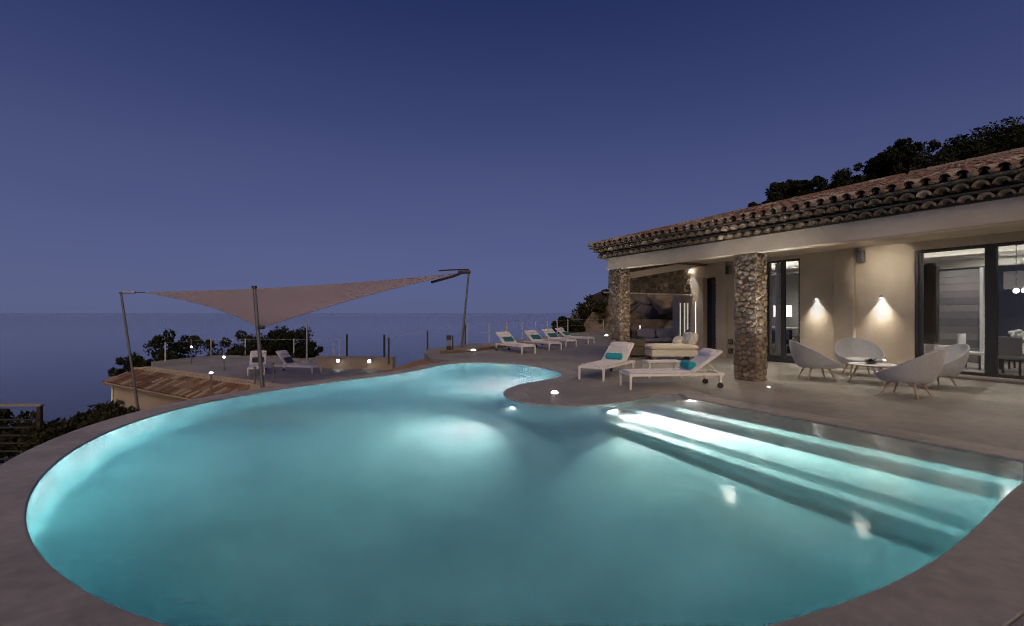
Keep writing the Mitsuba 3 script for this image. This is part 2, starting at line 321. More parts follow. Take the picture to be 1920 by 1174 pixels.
lowers = [(prep(Polygon(tp).buffer(0.9)), -0.55), (prep(ring.buffer(1.2)), -3.8), (prep(deck.buffer(1.2)), DZ - 0.6), (prep(Polygon([dk(-2, 0), dk(12, 0), dk(12, 4), dk(-2, 4)])), -4.2),
          (prep(Polygon([hw(l, n)[:2] for l, n in ((5.6, -1), (-14, -1), (-14, 12.5), (5.6, 12.5))])), -0.6)]
hv = np.array(hm.vertices)
near = (hv[:, 0] > -28) & (hv[:, 0] < 35) & (hv[:, 1] > -15) & (hv[:, 1] < 50)
for i in np.where(near)[0]:
    for pz, zz in lowers:
        if hv[i, 2] > zz and pz.contains(Point(hv[i, 0], hv[i, 1])): hv[i, 2] = zz
hm.vertices = hv
struct('hillside', hm, 'hill_rock', smooth=True)

# rock face behind the end of the porch, as boulders one can tell apart
def boulder(s, seed):
    b = trimesh.creation.icosphere(4, 1.0); vv = np.array(b.vertices)
    d = 0.45 + 0.85 * meshkit.fbm(vv * 1.0 + seed * 7.3, 3, seed) + 0.30 * np.abs(meshkit.fbm(vv * 3.2 + seed, 3, seed + 9) - 0.5)
    for k in range(9):                                             # split faces: planes cut the lump into a blocky rock
        rr = np.random.default_rng(seed * 31 + k); q = rr.normal(0, 1, 3); q /= np.linalg.norm(q); h = rr.uniform(.45, .75)
        d = np.minimum(d, np.where(vv @ q > 0.05, h / np.maximum(vv @ q, 0.05), 9))
    vv = vv * (d * s)[:, None]; vv[:, 2] *= 0.8; b.vertices = vv; return b
BL = [(7.4, 9.2, 0.0, 1.0), (9.0, 9.9, 0.3, 1.3), (11.2, 10.3, 0.4, 1.5), (13.4, 11.0, 0.6, 1.4), (10.2, 11.0, 1.9, 1.4), (12.6, 11.9, 2.2, 1.6), (15.6, 11.6, 0.5, 1.4), (8.2, 10.6, 1.8, 1.3), (14.8, 12.8, 2.6, 1.6), (17.5, 12.4, 0.8, 1.3), (6.6, 10.2, 1.2, 1.2), (9.4, 12.2, 3.3, 1.4), (11.8, 13.2, 3.8, 1.5)]
for k, (l, n, z, s_) in enumerate(BL):
    key = thing('boulder', 'rough grey brown boulder in the rock face seen through the open end of the porch', 'rock', 'boulders of the rock face behind the porch')
    bm_ = boulder(s_, k + 1); bm_.apply_translation(hw(l, n, z))
    scene[key] = mikit.ply(bm_, 'rubble', smooth=True, color=mottled(bm_, ROCK[[2, 4, 1, 2, 4, 0][k % 6]] * 0.85, k + 300, 0.75, 2.6))

# ------------------------------------------------------------------ villa
villa = thing('villa', 'low stone and plaster villa with tiled hip roof and lit porch beside the pool', 'house')
WN = 4.45; CZ = 3.26
segs = [(5.30, 4.72), (4.19, 2.36), (1.30, -1.48), (-4.30, -12.0)]
wl = [hbox(b, a, WN, WN + 0.30, -0.2, CZ) for a, b in segs]
wl += [hbox(4.19, 4.72, WN, WN + 0.30, 2.78, CZ), hbox(1.30, 2.36, WN, WN + 0.30, 3.14, CZ), hbox(-4.30, -1.48, WN, WN + 0.30, 3.05, CZ), hbox(-4.30, -1.48, WN - 0.05, WN + 0.30, -0.2, 0.10)]
wall = part(villa, 'wall', cat(wl), 'plaster')
part(villa, 'pilaster', hbox(-0.19, 0.30, WN - 0.14, WN - 0.002, -0.1, CZ - 0.002, 0.01), 'plaster')
part(villa, 'pilaster', hbox(3.70, 4.05, WN - 0.16, WN - 0.002, -0.1, CZ - 0.002, 0.01), 'plaster')
part(villa, 'skirting', hbox(-12, 1.28, WN - 0.02, WN - 0.003, -0.1, 0.07), 'floor_stone')
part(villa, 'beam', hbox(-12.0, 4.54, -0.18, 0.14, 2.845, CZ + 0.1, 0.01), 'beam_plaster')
part(villa, 'ceiling', hbox(-12.0, 5.25, 0.142, WN - 0.003, CZ + 0.002, CZ + 0.06), 'plaster')
# slanting pale rafter across the end bay
part(villa, 'rafter', moved(cbox(0, 4.2, -0.07, 0.07, -0.10, 0.10, 0.008), T().translate(hw(4.75, 0.30, 2.62)).rotate([0, 0, 1], math.degrees(math.atan2(ND[1], ND[0]))).rotate([0, 1, 0], -9.5)), 'cream', label='pale slanting rafter across the end bay of the porch')

SVAR = {}
def stone_polys(w, h, cell, seed):
    """Rubble: large stones with small ones pinned between them."""
    r = np.random.default_rng(seed); pts = []; tries = 0; k = 0.74
    while tries < 4000:
        tries += 1; p = (r.uniform(-cell, w + cell), r.uniform(-cell, h + cell)); rad = cell * r.choice([0.34, 0.45, 0.62, 0.86], p=[.3, .3, .25, .15])
        if all(((p[0] - q[0]) * k) ** 2 + (p[1] - q[1]) ** 2 > (0.5 * (rad + q[2]) * 1.25) ** 2 for q in pts): pts.append((*p, rad))
    P = [(x * k, y) for x, y, _ in pts]
    vor = Voronoi(np.vstack([P, [(-9 * w, h / 2), (9 * w, h / 2), (w / 2, -9 * h), (w / 2, 9 * h)]])); R = sbox(0, 0, w, h); out = []
    for i in range(len(P)):
        reg = vor.regions[vor.point_region[i]]
        if -1 in reg or not reg: continue
        g = Polygon(vor.vertices[reg] / [k, 1]).intersection(R).buffer(-0.0075).buffer(0.0035)
        if g.area > 0.0016 and g.geom_type == 'Polygon': out.append(g.simplify(0.003))
    return out
def stone_mesh(g, depth, seed):
    r = np.random.default_rng(seed); c = np.array(g.exterior.coords)[:-1]
    if not g.exterior.is_ccw: c = c[::-1]
    d = np.linalg.norm(np.roll(c, -1, 0) - c, axis=1); n = max(8, min(13, int(d.sum() / 0.06))); t = np.linspace(0, d.sum(), n, endpoint=False); cum = np.concatenate([[0], np.cumsum(d)])
    cc = np.vstack([c, c[:1]]); c = np.stack([np.interp(t, cum, cc[:, 0]), np.interp(t, cum, cc[:, 1])], 1)
    ctr = c.mean(0); jit = lambda k: r.uniform(-k, k, n); tx, ty = r.uniform(-.14, .14, 2)
    lay = [(1.0, -0.02), (0.99, depth * 0.70), (0.93, depth * 0.97), (0.55, depth * 1.0)]; rows = []
    for q, (sc, z) in enumerate(lay):
        p = ctr + (c - ctr) * sc; e = p - ctr
        rows.append(np.column_stack([p, z + (jit(0.006) + e @ [tx, ty] if q > 1 else jit(0.0))]))
    vv = np.vstack(rows + [[[ctr[0], ctr[1], depth + r.uniform(0, 0.010)]]]); f = []
    for k in range(3):
        for i in range(n): j = (i + 1) % n; f += [[k * n + i, k * n + j, (k + 1) * n + j], [k * n + i, (k + 1) * n + j, (k + 1) * n + i]]
    for i in range(n): f.append([3 * n + i, 3 * n + (i + 1) % n, 4 * n])
    return trimesh.Trimesh(vv, f, process=False)
def masonry(parent, org, Ud, Nd, w, h, cell, seed, name='stone'):
    M = np.eye(4); M[:3, 0] = Ud; M[:3, 1] = (0, 0, 1); M[:3, 2] = Nd; M[:3, 3] = org
    for i, g in enumerate(stone_polys(w, h, cell, seed)):
        mm = moved(stone_mesh(g, RNG.uniform(0.018, 0.055), seed * 1000 + i), M)
        part(parent, name, mikit.ply(mm, 'rubble', smooth=True, color=mottled(mm, ROCK[RNG.choice([0, 0, 1, 1, 1, 2, 2, 3, 4, 5])] * RNG.uniform(.8, 1.15), seed * 7 + i)), None)
L3, N3 = np.append(LD, 0), np.append(ND, 0)
def pillar(l0, l1, n0, n1, top, seed):
    key = part(villa, 'pillar', hbox(l0 + 0.03, l1 - 0.03, n0 + 0.03, n1 - 0.03, -0.1, top), 'mortar')
    h = top
    masonry(key, hw(l1, n0 + 0.03), -L3, -N3, l1 - l0, h, 0.165, seed)
    masonry(key, hw(l0 + 0.03, n0), N3, -L3, n1 - n0, h, 0.165, seed + 1)
    masonry(key, hw(l0, n1 - 0.03), L3, N3, l1 - l0, h, 0.24, seed + 2)
    masonry(key, hw(l1 - 0.03, n1), -N3, L3, n1 - n0, h, 0.24, seed + 3)
    return key
pillar(-0.34, 0.20, -0.11, 0.27, 2.845, 11)
pillar(4.00, 4.53, -0.11, 0.27, 2.845, 21)
# stone lintel wall across the end of the porch
lint = part(villa, 'end_wall', hbox(5.28, 5.60, 1.05, WN + 0.3, 2.22, CZ + 0.1), 'mortar')
masonry(lint, hw(5.28, 1.07, 2.24), N3, -L3, WN - 1.09, CZ - 2.24, 0.26, 31)
part(villa, 'lintel', hbox(5.20, 5.27, 0.3, WN - 0.01, 2.17, 2.215, 0.006), 'cream')

# ---- roof: hip roof of canal tiles
EN, ELL, EZ, SL = -0.56, 4.92, 3.52, 0.260
RN = 5.40; RUN = RN - EN
RZ = EZ + SL * RUN
def half_tile(r0, r1, ln, th=0.014, seg=8):
    """A canal tile: low end at y=0, axis +y, dome up."""
    vv = []; f = []; t = np.linspace(0, np.pi, seg + 1)
    for (y, r) in ((0, r0), (ln, r1)):
        for rr in (r, r - th):
            for a in t: vv.append([rr * math.cos(a), y, rr * math.sin(a) * 0.92])
    k = seg + 1
    for i in range(seg):
        f += [[i, i + 1, 2 * k + i + 1], [i, 2 * k + i + 1, 2 * k + i]]                       # outer
        f += [[k + i, 3 * k + i + 1, k + i + 1], [k + i, 3 * k + i, 3 * k + i + 1]]           # inner
        f += [[i, k + i + 1, i + 1], [i, k + i, k + i + 1]]                                   # low end
    m = trimesh.Trimesh(vv, f, process=False); m.fix_normals() if False else None
    return m
COLP, ROWP = 0.225, 0.36
TILE = mikit.ply(half_tile(0.092, 0.078, 0.44), 'clay_0', smooth=40)
TILE_M = half_tile(0.092, 0.078, 0.44, seg=5)
pitch = math.degrees(math.atan(SL))
def tile_tw(l, s, jit=0.0, lift=0.055):
    """Cover tile on the front slope at l, distance s up the slope (horizontal)."""
    p = hw(l, EN + s, EZ + SL * s + lift)
    return T().translate(list(p)) @ T(np.block([[HM[:3, :3], np.zeros((3, 1))], [np.zeros((1, 3)), np.ones((1, 1))]])) @ T().rotate([1, 0, 0], pitch).rotate([0, 0, 1], jit)
def hipped(pts): return moved(trimesh.Trimesh(*pts, process=False), HM)
# the roof's own board under the tiles: front, end, back slopes
R1 = 12.2
vv = np.array([[-ELL, EN, EZ], [R1, EN, EZ], [R1, RN, RZ], [-ELL + RUN, RN, RZ], [-ELL, RN + RUN, EZ], [R1, RN + RUN, EZ],
               [-ELL, EN, EZ - 0.03], [R1, EN, EZ - 0.03], [-ELL, RN + RUN, EZ - 0.03], [R1, RN + RUN, EZ - 0.03]])
ff = [[0, 1, 2], [0, 2, 3], [0, 3, 4], [4, 3, 2], [4, 2, 5], [6, 8, 9], [6, 9, 7], [0, 6, 7], [0, 7, 1], [0, 4, 8], [0, 8, 6], [1, 7, 9], [1, 9, 5], [1, 5, 2]]
roof = part(villa, 'roof', hipped((vv, ff)), 'clay_dark')
tiles = []
for c in range(int((ELL + 12.0) / COLP)):
    l = ELL - 0.10 - c * COLP
    for r in range(int(RUN / ROWP) + 1):
        s = r * ROWP - 0.05
        if s > RUN - 0.2 or s > (ELL - l) - 0.02: continue
        q = hw(l, EN + s); d = math.hypot(q[0], q[1]); seen = l > -5.2
        tiles.append((0 if seen else 1, d + r * 1.1, l, s, r, c))
tiles.sort()
CLAY = [0, 0, 1, 2, 2, 3, 3, 4, 5]
rest = []
for i, (_, _, l, s, r, c) in enumerate(tiles):
    tw = tile_tw(l + RNG.uniform(-0.008, 0.008), s + RNG.uniform(-0.015, 0.015), RNG.uniform(-2.5, 2.5), 0.05 + RNG.uniform(0, 0.012))
    k = RNG.choice([2, 3, 3, 3, 0, 5]) if r == 0 else RNG.choice(CLAY)
    if i < 300: part(roof, 'roof_tile', TILE, f'clay_{k}', tw=tw)
    else: rest.append((k, moved(TILE_M, tw)))
part(roof, 'far_tiles', cat([m for k, m in rest if k % 2 == 0]), 'clay_2', smooth=40, kind='stuff')
part(roof, 'far_tiles', cat([m for k, m in rest if k % 2 == 1]), 'clay_5', smooth=40, kind='stuff')
chan = []                                        # channel tiles between the covers, lowest two rows
for c in range(int((ELL + 12.0) / COLP)):
    l = ELL - 0.10 - (c + 0.5) * COLP
    for r in (0, 1):
        s = r * ROWP - 0.03
        if s > (ELL - l): continue
        mm = half_tile(0.085, 0.095, 0.44, seg=5); mm.vertices[:, 2] *= -1; mm.invert()
        chan.append(moved(mm, tile_tw(l, s, 0, 0.085)))
part(roof, 'channel_tiles', cat(chan), 'clay_1', smooth=40, kind='stuff')
plugs = []
for c in range(int((ELL + 12.0) / COLP)):
    l = ELL - 0.10 - (c + 0.5) * COLP
    plugs.append(moved(pillow(RNG.uniform(.11, .15), .12, RNG.uniform(.05, .075), 2.6, 10, 7), tile_tw(l + RNG.uniform(-.012, .012), -.03, 0, 0.04)))
part(roof, 'mortar_plugs', cat(plugs), 'clay_2', smooth=True, kind='stuff')
# hip and ridge caps
RT = mikit.ply(half_tile(0.12, 0.105, 0.46), 'clay_2', smooth=40)
a, b = hw(ELL, EN, EZ + 0.06), hw(ELL - RUN, RN, RZ + 0.08)
def caps(a, b, step):
    d = b - a; ln = np.linalg.norm(d); d /= ln; x = np.cross(d, [0, 0, 1.0]); x /= np.linalg.norm(x); z = np.cross(x, d)
    M = np.eye(4); M[:3, 0], M[:3, 1], M[:3, 2] = x, d, z
    for i in range(int(ln / step)):
        M[:3, 3] = a + d * step * i; part(roof, 'ridge_tile', RT, f'clay_{RNG.choice([2, 3, 3, 5])}', tw=T(M.copy()))
caps(a, b, 0.38); caps(b, hw(-12.1, RN, RZ + 0.08), 0.38)
# genoise: two corbelled rows of tile ends under the eaves
part(villa, 'cornice_back', cat([hbox(-12, 4.60, -0.206, -0.201, 3.20, 3.312), hbox(-12, 4.66, -0.248, -0.241, 3.348, 3.473)]), 'hollow_shade')  # dark strips, shade painted behind the open tile ends
gen = part(villa, 'cornice', cat([hbox(-12, 4.54 + 0.17, -0.35, -0.183, 3.315, 3.345), hbox(-12, 4.54 + 0.32, -0.50, -0.183, 3.475, 3.505), hbox(-12, 4.54 + 0.02, -0.20, -0.183, 3.19, 3.315),
     hbox(-12, 4.62, -0.24, -0.183, 3.345, 3.475), hbox(4.545, 4.71, -0.18, 10.8, 3.315, 3.345), hbox(4.545, 4.86, -0.18, 10.8, 3.475, 3.505), hbox(4.545, 4.62, -0.18, 10.8, 3.19, 3.475)]), 'clay_dark')
GT = mikit.ply(half_tile(0.100, 0.094, 0.24, 0.030, 8), 'clay_dark', smooth=40)
far = []
for row, (n0, z0, off) in enumerate([(-0.37, 3.215, 0.0), (-0.53, 3.375, 0.5)]):
    for c in range(75):
        l = ELL - 0.28 + row * 0.12 - (c + off) * COLP
        if l < -12: break
        tw = T().translate(list(hw(l, n0 + RNG.uniform(-0.01, 0.01), z0))) @ T(np.block([[HM[:3, :3], np.zeros((3, 1))], [np.zeros((1, 3)), np.ones((1, 1))]]))
        part(gen, 'cornice_tile', GT, RNG.choice(['clay_dark', 'clay_dark', 'clay_dark', 'stone_1', 'stone_0', 'clay_pale'] if c % 9 < 4 else ['clay_dark', 'clay_dark', 'stone_1']), tw=tw)
    for c in range(46):
        n = -0.05 + c * COLP
        M = np.eye(4); M[:3, 0] = N3; M[:3, 1] = -L3; M[:3, 2] = (0, 0, 1); M[:3, 3] = hw(4.54 + 0.19 + row * 0.16, n, z0)
        far.append(moved(half_tile(0.098, 0.092, 0.24, 0.018, 5), M))
part(gen, 'end_tiles', cat(far), 'clay_dark', smooth=40, kind='stuff')

# ---- doors and windows of the porch wall
def frame_rect(l0, l1, z0, z1, w, n0, n1):
    return cat([hbox(l0, l0 + w, n0, n1, z0, z1, .004), hbox(l1 - w, l1, n0, n1, z0, z1, .004), hbox(l0 + w, l1 - w, n0 + .002, n1 - .002, z0, z0 + w, .004), hbox(l0 + w, l1 - w, n0 + .002, n1 - .002, z1 - w, z1, .004)])
def pane(parent, l0, l1, z0, z1, n):
    q = [hw(l0, n, z0), hw(l1, n, z0), hw(l1, n, z1), hw(l0, n, z1)]
    part(parent, 'pane', trimesh.Trimesh(q, [[0, 1, 2], [0, 2, 3]], process=False), 'window_glass')
d1 = part(villa, 'glass_door', frame_rect(1.30, 2.36, 0.02, 3.14, 0.055, WN + 0.02, WN + 0.12), 'dark_metal', label='tall narrow double glass door beside the stone pillar')
part(d1, 'mullion', hbox(1.775, 1.90, WN + 0.03, WN + 0.11, 0.075, 3.085, .004), 'dark_metal')
part(d1, 'bottom_rail', cat([hbox(1.355, 1.774, WN + .03, WN + .11, .076, .20), hbox(1.901, 2.305, WN + .03, WN + .11, .076, .20)]), 'dark_metal')
pane(d1, 1.355, 1.775, 0.2, 3.085, WN + 0.07); pane(d1, 1.90, 2.305, 0.2, 3.085, WN + 0.07)
w1 = part(villa, 'sliding_window', frame_rect(-4.30, -1.48, 0.10, 3.05, 0.07, WN + 0.02, WN + 0.16), 'dark_metal', label='wide sliding glass window of the dining room')
part(w1, 'mullion', hbox(-2.94, -2.75, WN + 0.03, WN + 0.15, 0.17, 2.98, .004), 'dark_metal')
part(w1, 'stile', hbox(-1.62, -1.551, WN + 0.05, WN + 0.13, 0.17, 2.98, .004), 'dark_metal')
part(w1, 'sill', hbox(-4.4, -1.40, WN - 0.10, WN - 0.052, 0.04, 0.085, .005), 'floor_stone')
pane(w1, -2.75, -1.62, 0.17, 2.98, WN + 0.09); pane(w1, -4.23, -2.94, 0.17, 2.98, WN + 0.11)
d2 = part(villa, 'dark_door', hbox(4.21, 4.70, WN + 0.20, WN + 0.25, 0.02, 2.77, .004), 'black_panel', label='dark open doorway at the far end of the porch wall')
part(d2, 'leaf', hbox(4.22, 4.42, WN + 0.10, WN + 0.14, 0.03, 2.74, .004), 'dark_metal')

# ---- rooms behind the glass
fl = hbox(-11.9, 5.2, WN + 0.3, 10.6, -0.15, 0.02)
part(villa, 'room_floor', fl, 'floor_stone')
part(villa, 'room_ceiling', hbox(-11.9, 5.2, WN + 0.3, 10.6, 3.30, 3.36), 'white_wall')
part(villa, 'ceiling_drop', cat([hbox(-11.9, 0.28, 7.6, 8.0, 2.80, 3.298), hbox(0.5, 4.9, 6.6, 7.0, 2.90, 3.298)]), 'white_wall')
part(villa, 'room_wall', cat([hbox(0.28, 0.50, WN + 0.302, 10.6, 0.021, 3.299), hbox(-11.9, 0.279, 10.6, 10.8, 0.021, 3.299)]), 'dark_wall')
part(villa, 'room_wall', cat([hbox(0.501, 4.9, 8.9, 9.1, 0.021, 3.299), hbox(4.9, 5.1, WN + 0.302, 9.1, 0.021, 3.299)]), 'grey_wall')
part(villa, 'ceiling_glow_band', hbox(-11.9, -1.45, 10.55, 10.598, 2.25, 2.80), 'white_wall')  # white colour stands in for a lit ceiling farther back
bw = part(villa, 'board_wall', hbox(-1.34, 0.27, 9.3, 9.4, 0.021, 2.85), 'dark_wall')
for k in range(13): part(bw, 'board', hbox(-1.33, 0.26, 9.26, 9.298, 0.05 + k * 0.215, 0.05 + k * 0.215 + 0.208, 0.004), f'board_{[0, 1, 2, 1, 0, 2, 0, 1, 2, 0, 1, 0, 2][k]}')
part(villa, 'column', hbox(-1.44, -1.35, 9.0, 9.3, 0.021, 2.88, .01), 'white_wall')
part(villa, 'curtain', cat([rod(hw(2.16 + k * .035, WN + .45 + .03 * (k % 2), .03), hw(2.16 + k * .035, WN + .45 + .03 * (k % 2), 3.1), .024, seg=8) for k in range(5)]), 'cushion_grey', smooth=40)

def cove(l0, l1, n, z, label, e):
    t = thing('cove_light', label, 'light')
    part(t, 'strip', hbox(l0, l1, n - .07, n - .03, z, z + .02), None, emit=tuple(NEUT * e), w=2.5)
    part(t, 'channel', cat([hbox(l0, l1, n - .16, n - .002, z - .04, z - .012), hbox(l0, l1, n - .19, n - .161, z - .04, z + .07)]), 'white_wall')
cove(-9.0, 0.2, 7.6, 3.06, 'strip light hidden along the ceiling drop of the dining room', 5)
cove(0.6, 4.8, 6.6, 3.08, 'strip light hidden along the ceiling drop of the living room', 7)
def room_fill(l, n, label, power):  # added ceiling lamps that brighten the rooms
    t = thing('room_fill', label, 'lamp')
    part(t, 'lens', moved(lathe([(0.0, -0.004), (.05, -0.004), (.05, 0.0), (0.0, 0.0)], 12), T().translate(hw(l, n, 3.296))), 'frosted', emit=tuple(NEUT * 10))
    spot(t + '_beam', hw(l, n, 3.27), hw(l, n, 0), NEUT * power, 80, 30)
room_fill(-0.9, 8.6, 'added ceiling fill spot in front of the boarded wall of the dining room', 6)
room_fill(-2.6, 6.6, 'added ceiling fill spot over the near side of the dining table', 14)
room_fill(-5.0, 8.2, 'added ceiling fill spot deep in the dining room', 16)
room_fill(3.0, 6.0, 'added ceiling fill spot in the living room', 12)
tl = thing('table_lamp', 'table lamp with a glowing white drum shade seen through the narrow glass door', 'lamp')
c = hw(4.07, 8.2)
part(tl, 'lamp_shade', moved(lathe([(0.31, 1.38), (0.31, 1.81), (0.305, 1.81), (0.305, 1.38), (0.31, 1.38)]), T().translate(c)), 'frosted', smooth=40, emit=(2.2, 2.1, 1.8), w=0.6)
part(tl, 'base', moved(lathe([(0.0, 0.985), (0.10, 0.985), (0.10, 1.01), (0.03, 1.04), (0.06, 1.15), (0.02, 1.35), (0.015, 1.6)]), T().translate(c)), 'steel', smooth=40)
cs = thing('console', 'white console table under the table lamp inside the living room', 'table')
part(cs, 'top', hbox(3.0, 4.8, 7.95, 8.45, 0.94, 0.985, .005), 'white_metal'); part(cs, 'shelf', hbox(3.05, 4.75, 8.0, 8.4, 0.40, 0.43, .005), 'white_metal')
for l in (3.03, 4.77):
    for n in (7.98, 8.42): part(cs, 'leg', hbox(l - .02, l + .02, n - .02, n + .02, 0.021, 0.939), 'white_metal')
for k, (l, z, w, h) in enumerate(((3.3, .431, .22, .26), (3.7, .431, .3, .18), (4.2, .431, .26, .3), (4.5, .431, .14, .22))):
    bx = thing('storage_basket', f'basket on the console shelf in the living room, {["first", "second", "third", "fourth"][k]} from the right', 'basket'); part(bx, 'body', hbox(l - w / 2, l + w / 2, 8.05, 8.3, z, z + h, .02), ['wicker', 'cushion_grey', 'wicker', 'white_metal'][k]); part(bx, 'rim', hbox(l - w / 2 - .01, l + w / 2 + .01, 8.04, 8.31, z + h + .001, z + h + .02, .005), 'wicker')
sf = thing('armchair', 'dark armchair behind the narrow glass door', 'chair')
part(sf, 'seat', hbox(2.95, 3.6, 6.2, 6.9, 0.15, 0.42, .03), 'navy_cloth'); part(sf, 'backrest', hbox(2.95, 3.6, 6.72, 6.92, 0.421, 0.95, .03), 'navy_cloth')
for l in (2.84, 3.60): part(sf, 'armrest', hbox(l, l + .10, 6.2, 6.9, 0.12, 0.6, .02), 'navy_cloth')
gt = thing('glass_table', 'low table with a turquoise glass top inside the living room', 'table')
part(gt, 'top', hbox(2.2, 3.0, 5.3, 5.9, 0.45, 0.465), 'towel')
for l in (2.25, 2.95):
    for n in (5.35, 5.85): part(gt, 'leg', hbox(l - .015, l + .015, n - .015, n + .015, 0.021, 0.449), 'steel')
pf = thing('pouf', 'small white pouf under the turquoise glass table', 'pouf'); c = hw(2.75, 5.6, 0.021); part(pf, 'body', moved(pillow(.42, .42, .26, 2.4), T().translate(c + [0, 0, .14])), 'white_wall', smooth=True); part(pf, 'base', rod(c, c + [0, 0, .02], .14, seg=14), 'dark_metal')
fn = thing('ceiling_fan', 'dark ceiling fan in the living room', 'fan')
c = hw(2.9, 6.0, 2.90); part(fn, 'hub', rod(c + [0, 0, -.05], c + [0, 0, .39], 0.04), 'dark_metal')
for k in range(4):
    a = 0.25 + k * math.pi / 2
    part(fn, 'blade', moved(cbox(0.08, 0.70, -0.06, 0.06, -.006, .006, .002), T().translate(c).rotate([0, 0, 1], math.degrees(a)).rotate([1, 0, 0], 8)), 'dark_metal')
pc = thing('dark_panel', 'tall dark glossy standing panel just inside the left edge of the big window', 'panel'); part(pc, 'panel', hbox(-1.54, -1.28, 5.45, 5.75, 0.72, 2.80, .05), 'black_panel'); part(pc, 'plinth', hbox(-1.50, -1.32, 5.5, 5.7, 0.021, 0.719, .01), 'white_wall')
sb = thing('sideboard', 'low white sideboard in front of the boarded wall', 'sideboard')
part(sb, 'body', hbox(-1.0, 0.25, 8.7, 9.2, 0.20, 0.52, .008), 'white_metal')
for l in (-.9, .15): part(sb, 'leg', hbox(l - .03, l + .03, 8.8, 9.1, 0.021, 0.199), 'steel')
for k in range(2): part(sb, 'drawer', hbox(-.97 + k * .61, -.40 + k * .61, 8.68, 8.698, 0.23, 0.49, .004), 'white_metal')
dt = thing('dining_table', 'dining table set inside the big window', 'table')
part(dt, 'top', hbox(-4.6, -2.05, 6.75, 7.7, 0.72, 0.76, .006), 'white_metal')
for l in (-4.45, -2.2):
    for n in (6.9, 7.55): part(dt, 'leg', hbox(l - .04, l + .04, n - .04, n + .04, 0.021, 0.719), 'dark_metal')
def dining_chair(l, n, face, label, m='white_metal'):
    t = thing('dining_chair', label, 'chair', 'dining chairs round the table'); s = face
    part(t, 'seat', hbox(l - .23, l + .23, n - .23, n + .23, 0.40, 0.47, .015), m)
    part(t, 'backrest', hbox(l - .25, l + .25, n - .26 * s - .03, n - .26 * s + .03, 0.471, 0.95, .02) if face else hbox(l + .20, l + .26, n - .23, n + .23, 0.471, 0.95, .02), m)
    for a in (-.2, .2):
        for b in (-.2, .2): part(t, 'leg', hbox(l + a - .018, l + a + .018, n + b - .018, n + b + .018, 0.021, 0.399), 'dark_metal')
dining_chair(-1.72, 7.25, 0, 'white dining chair at the near end of the table, left of the thick window mullion')
for k, l in enumerate((-2.70, -3.35, -4.0)):
    dining_chair(l, 6.35, 1, f'grey dining chair with its back to the big window, {["first", "second", "third"][k]} from the mullion', 'grey_wall')
for k, l in enumerate((-2.45, -3.1, -3.75)):
    dining_chair(l, 8.15, -1, f'white dining chair on the far side of the dining table, {["first", "second", "third"][k]} from the mullion')
bo = thing('flower_bowl', 'white bowl of flowers on the dining table', 'flowers'); c = hw(-2.62, 7.2, 0.76)
part(bo, 'bowl', moved(lathe([(0.0, 0.0), (0.10, 0.0), (0.20, 0.10), (0.19, 0.10), (0.09, 0.02)]), T().translate(c)), 'white_metal', smooth=40)
part(bo, 'flowers', cat([moved(pillow(.13, .13, .10, 2, 8, 6), T().translate(c + [RNG.uniform(-.22, .22), RNG.uniform(-.22, .22), .14 + RNG.uniform(0, .16)])) for _ in range(20)]), 'white_wall', smooth=True)
for k, l in enumerate((-2.57, -2.72, -2.87)):
    pl = thing('pendant_light', f'small glowing pendant lamp over the dining table, {["first", "second", "third"][k]} from the mullion', 'lamp', 'pendant lamps over the dining table'); c = hw(l, 7.2, 2.08)
    part(pl, 'cord', rod(c + [0, 0, .111], c + [0, 0, 1.2], 0.008, seg=5), 'dark_metal'); part(pl, 'bulb', moved(trimesh.creation.icosphere(2, 0.06), T().translate(c)), 'frosted', smooth=True, emit=(9, 8.8, 8), w=0.4)
    part(pl, 'cap', rod(c + [0, 0, .05], c + [0, 0, .11], 0.03, 0.012), 'steel')

# ------------------------------------------------------------------ lamps of the porch
def wall_lamp(l, label, power, tilt=0.10):
    t = thing('wall_lamp', label, 'lamp', None); z = 1.93
    part(t, 'bracket', hbox(l - .015, l + .015, WN - .045, WN - .003, z - .005, z + .03, .004), 'grey_metal')
    part(t, 'shade', moved(lathe([(0.040, -0.01), (0.034, 0.03), (0.0, 0.034), (0.0, 0.029), (0.03, 0.026), (0.037, -0.01), (0.040, -0.01)], 14), T().translate(hw(l, WN - .075, z))), 'dark_metal', smooth=40)
    part(t, 'bulb', moved(lathe([(0.0, 0.0), (0.036, 0.0), (0.030, 0.03), (0.0, 0.03)], 12), T().translate(hw(l, WN - .075, z - .012)) @ T().scale([.8, .8, .9])), 'frosted', emit=tuple(WARM * 70))
    p = hw(l, WN - .075, z - .018); spot(t + '_beam', p, hw(l, WN - .075 + tilt, z - 1.0), WARM * power, 40, 6, 3.0)
wall_lamp(0.80, 'small wall lamp casting a cone of light beside the glass door', 14)
wall_lamp(-0.80, 'small wall lamp casting a cone of light between the pilaster and the big window', 16)
for l, z0, lab in ((4.075, 0.03, 'thin glowing strip added as a streak of lamp light on the wall right of the dark doorway'), (5.02, 0.75, 'thin glowing strip added as a streak of lamp light on the wall left of the dark doorway')):  # glowing strips added to imitate streaks of wall-lamp light on the plaster
    t = thing('added_streak', lab, 'light'); part(t, 'strip', hbox(l - .018, l + .018, WN - .034, WN - .022, z0, 1.93), 'frosted', emit=tuple(WARM * 1.3), w=.5)
    part(t, 'channel', hbox(l - .022, l + .022, WN - .021, WN - .003, z0 - .01, 1.94, .003), 'steel')  # backing of the added streak
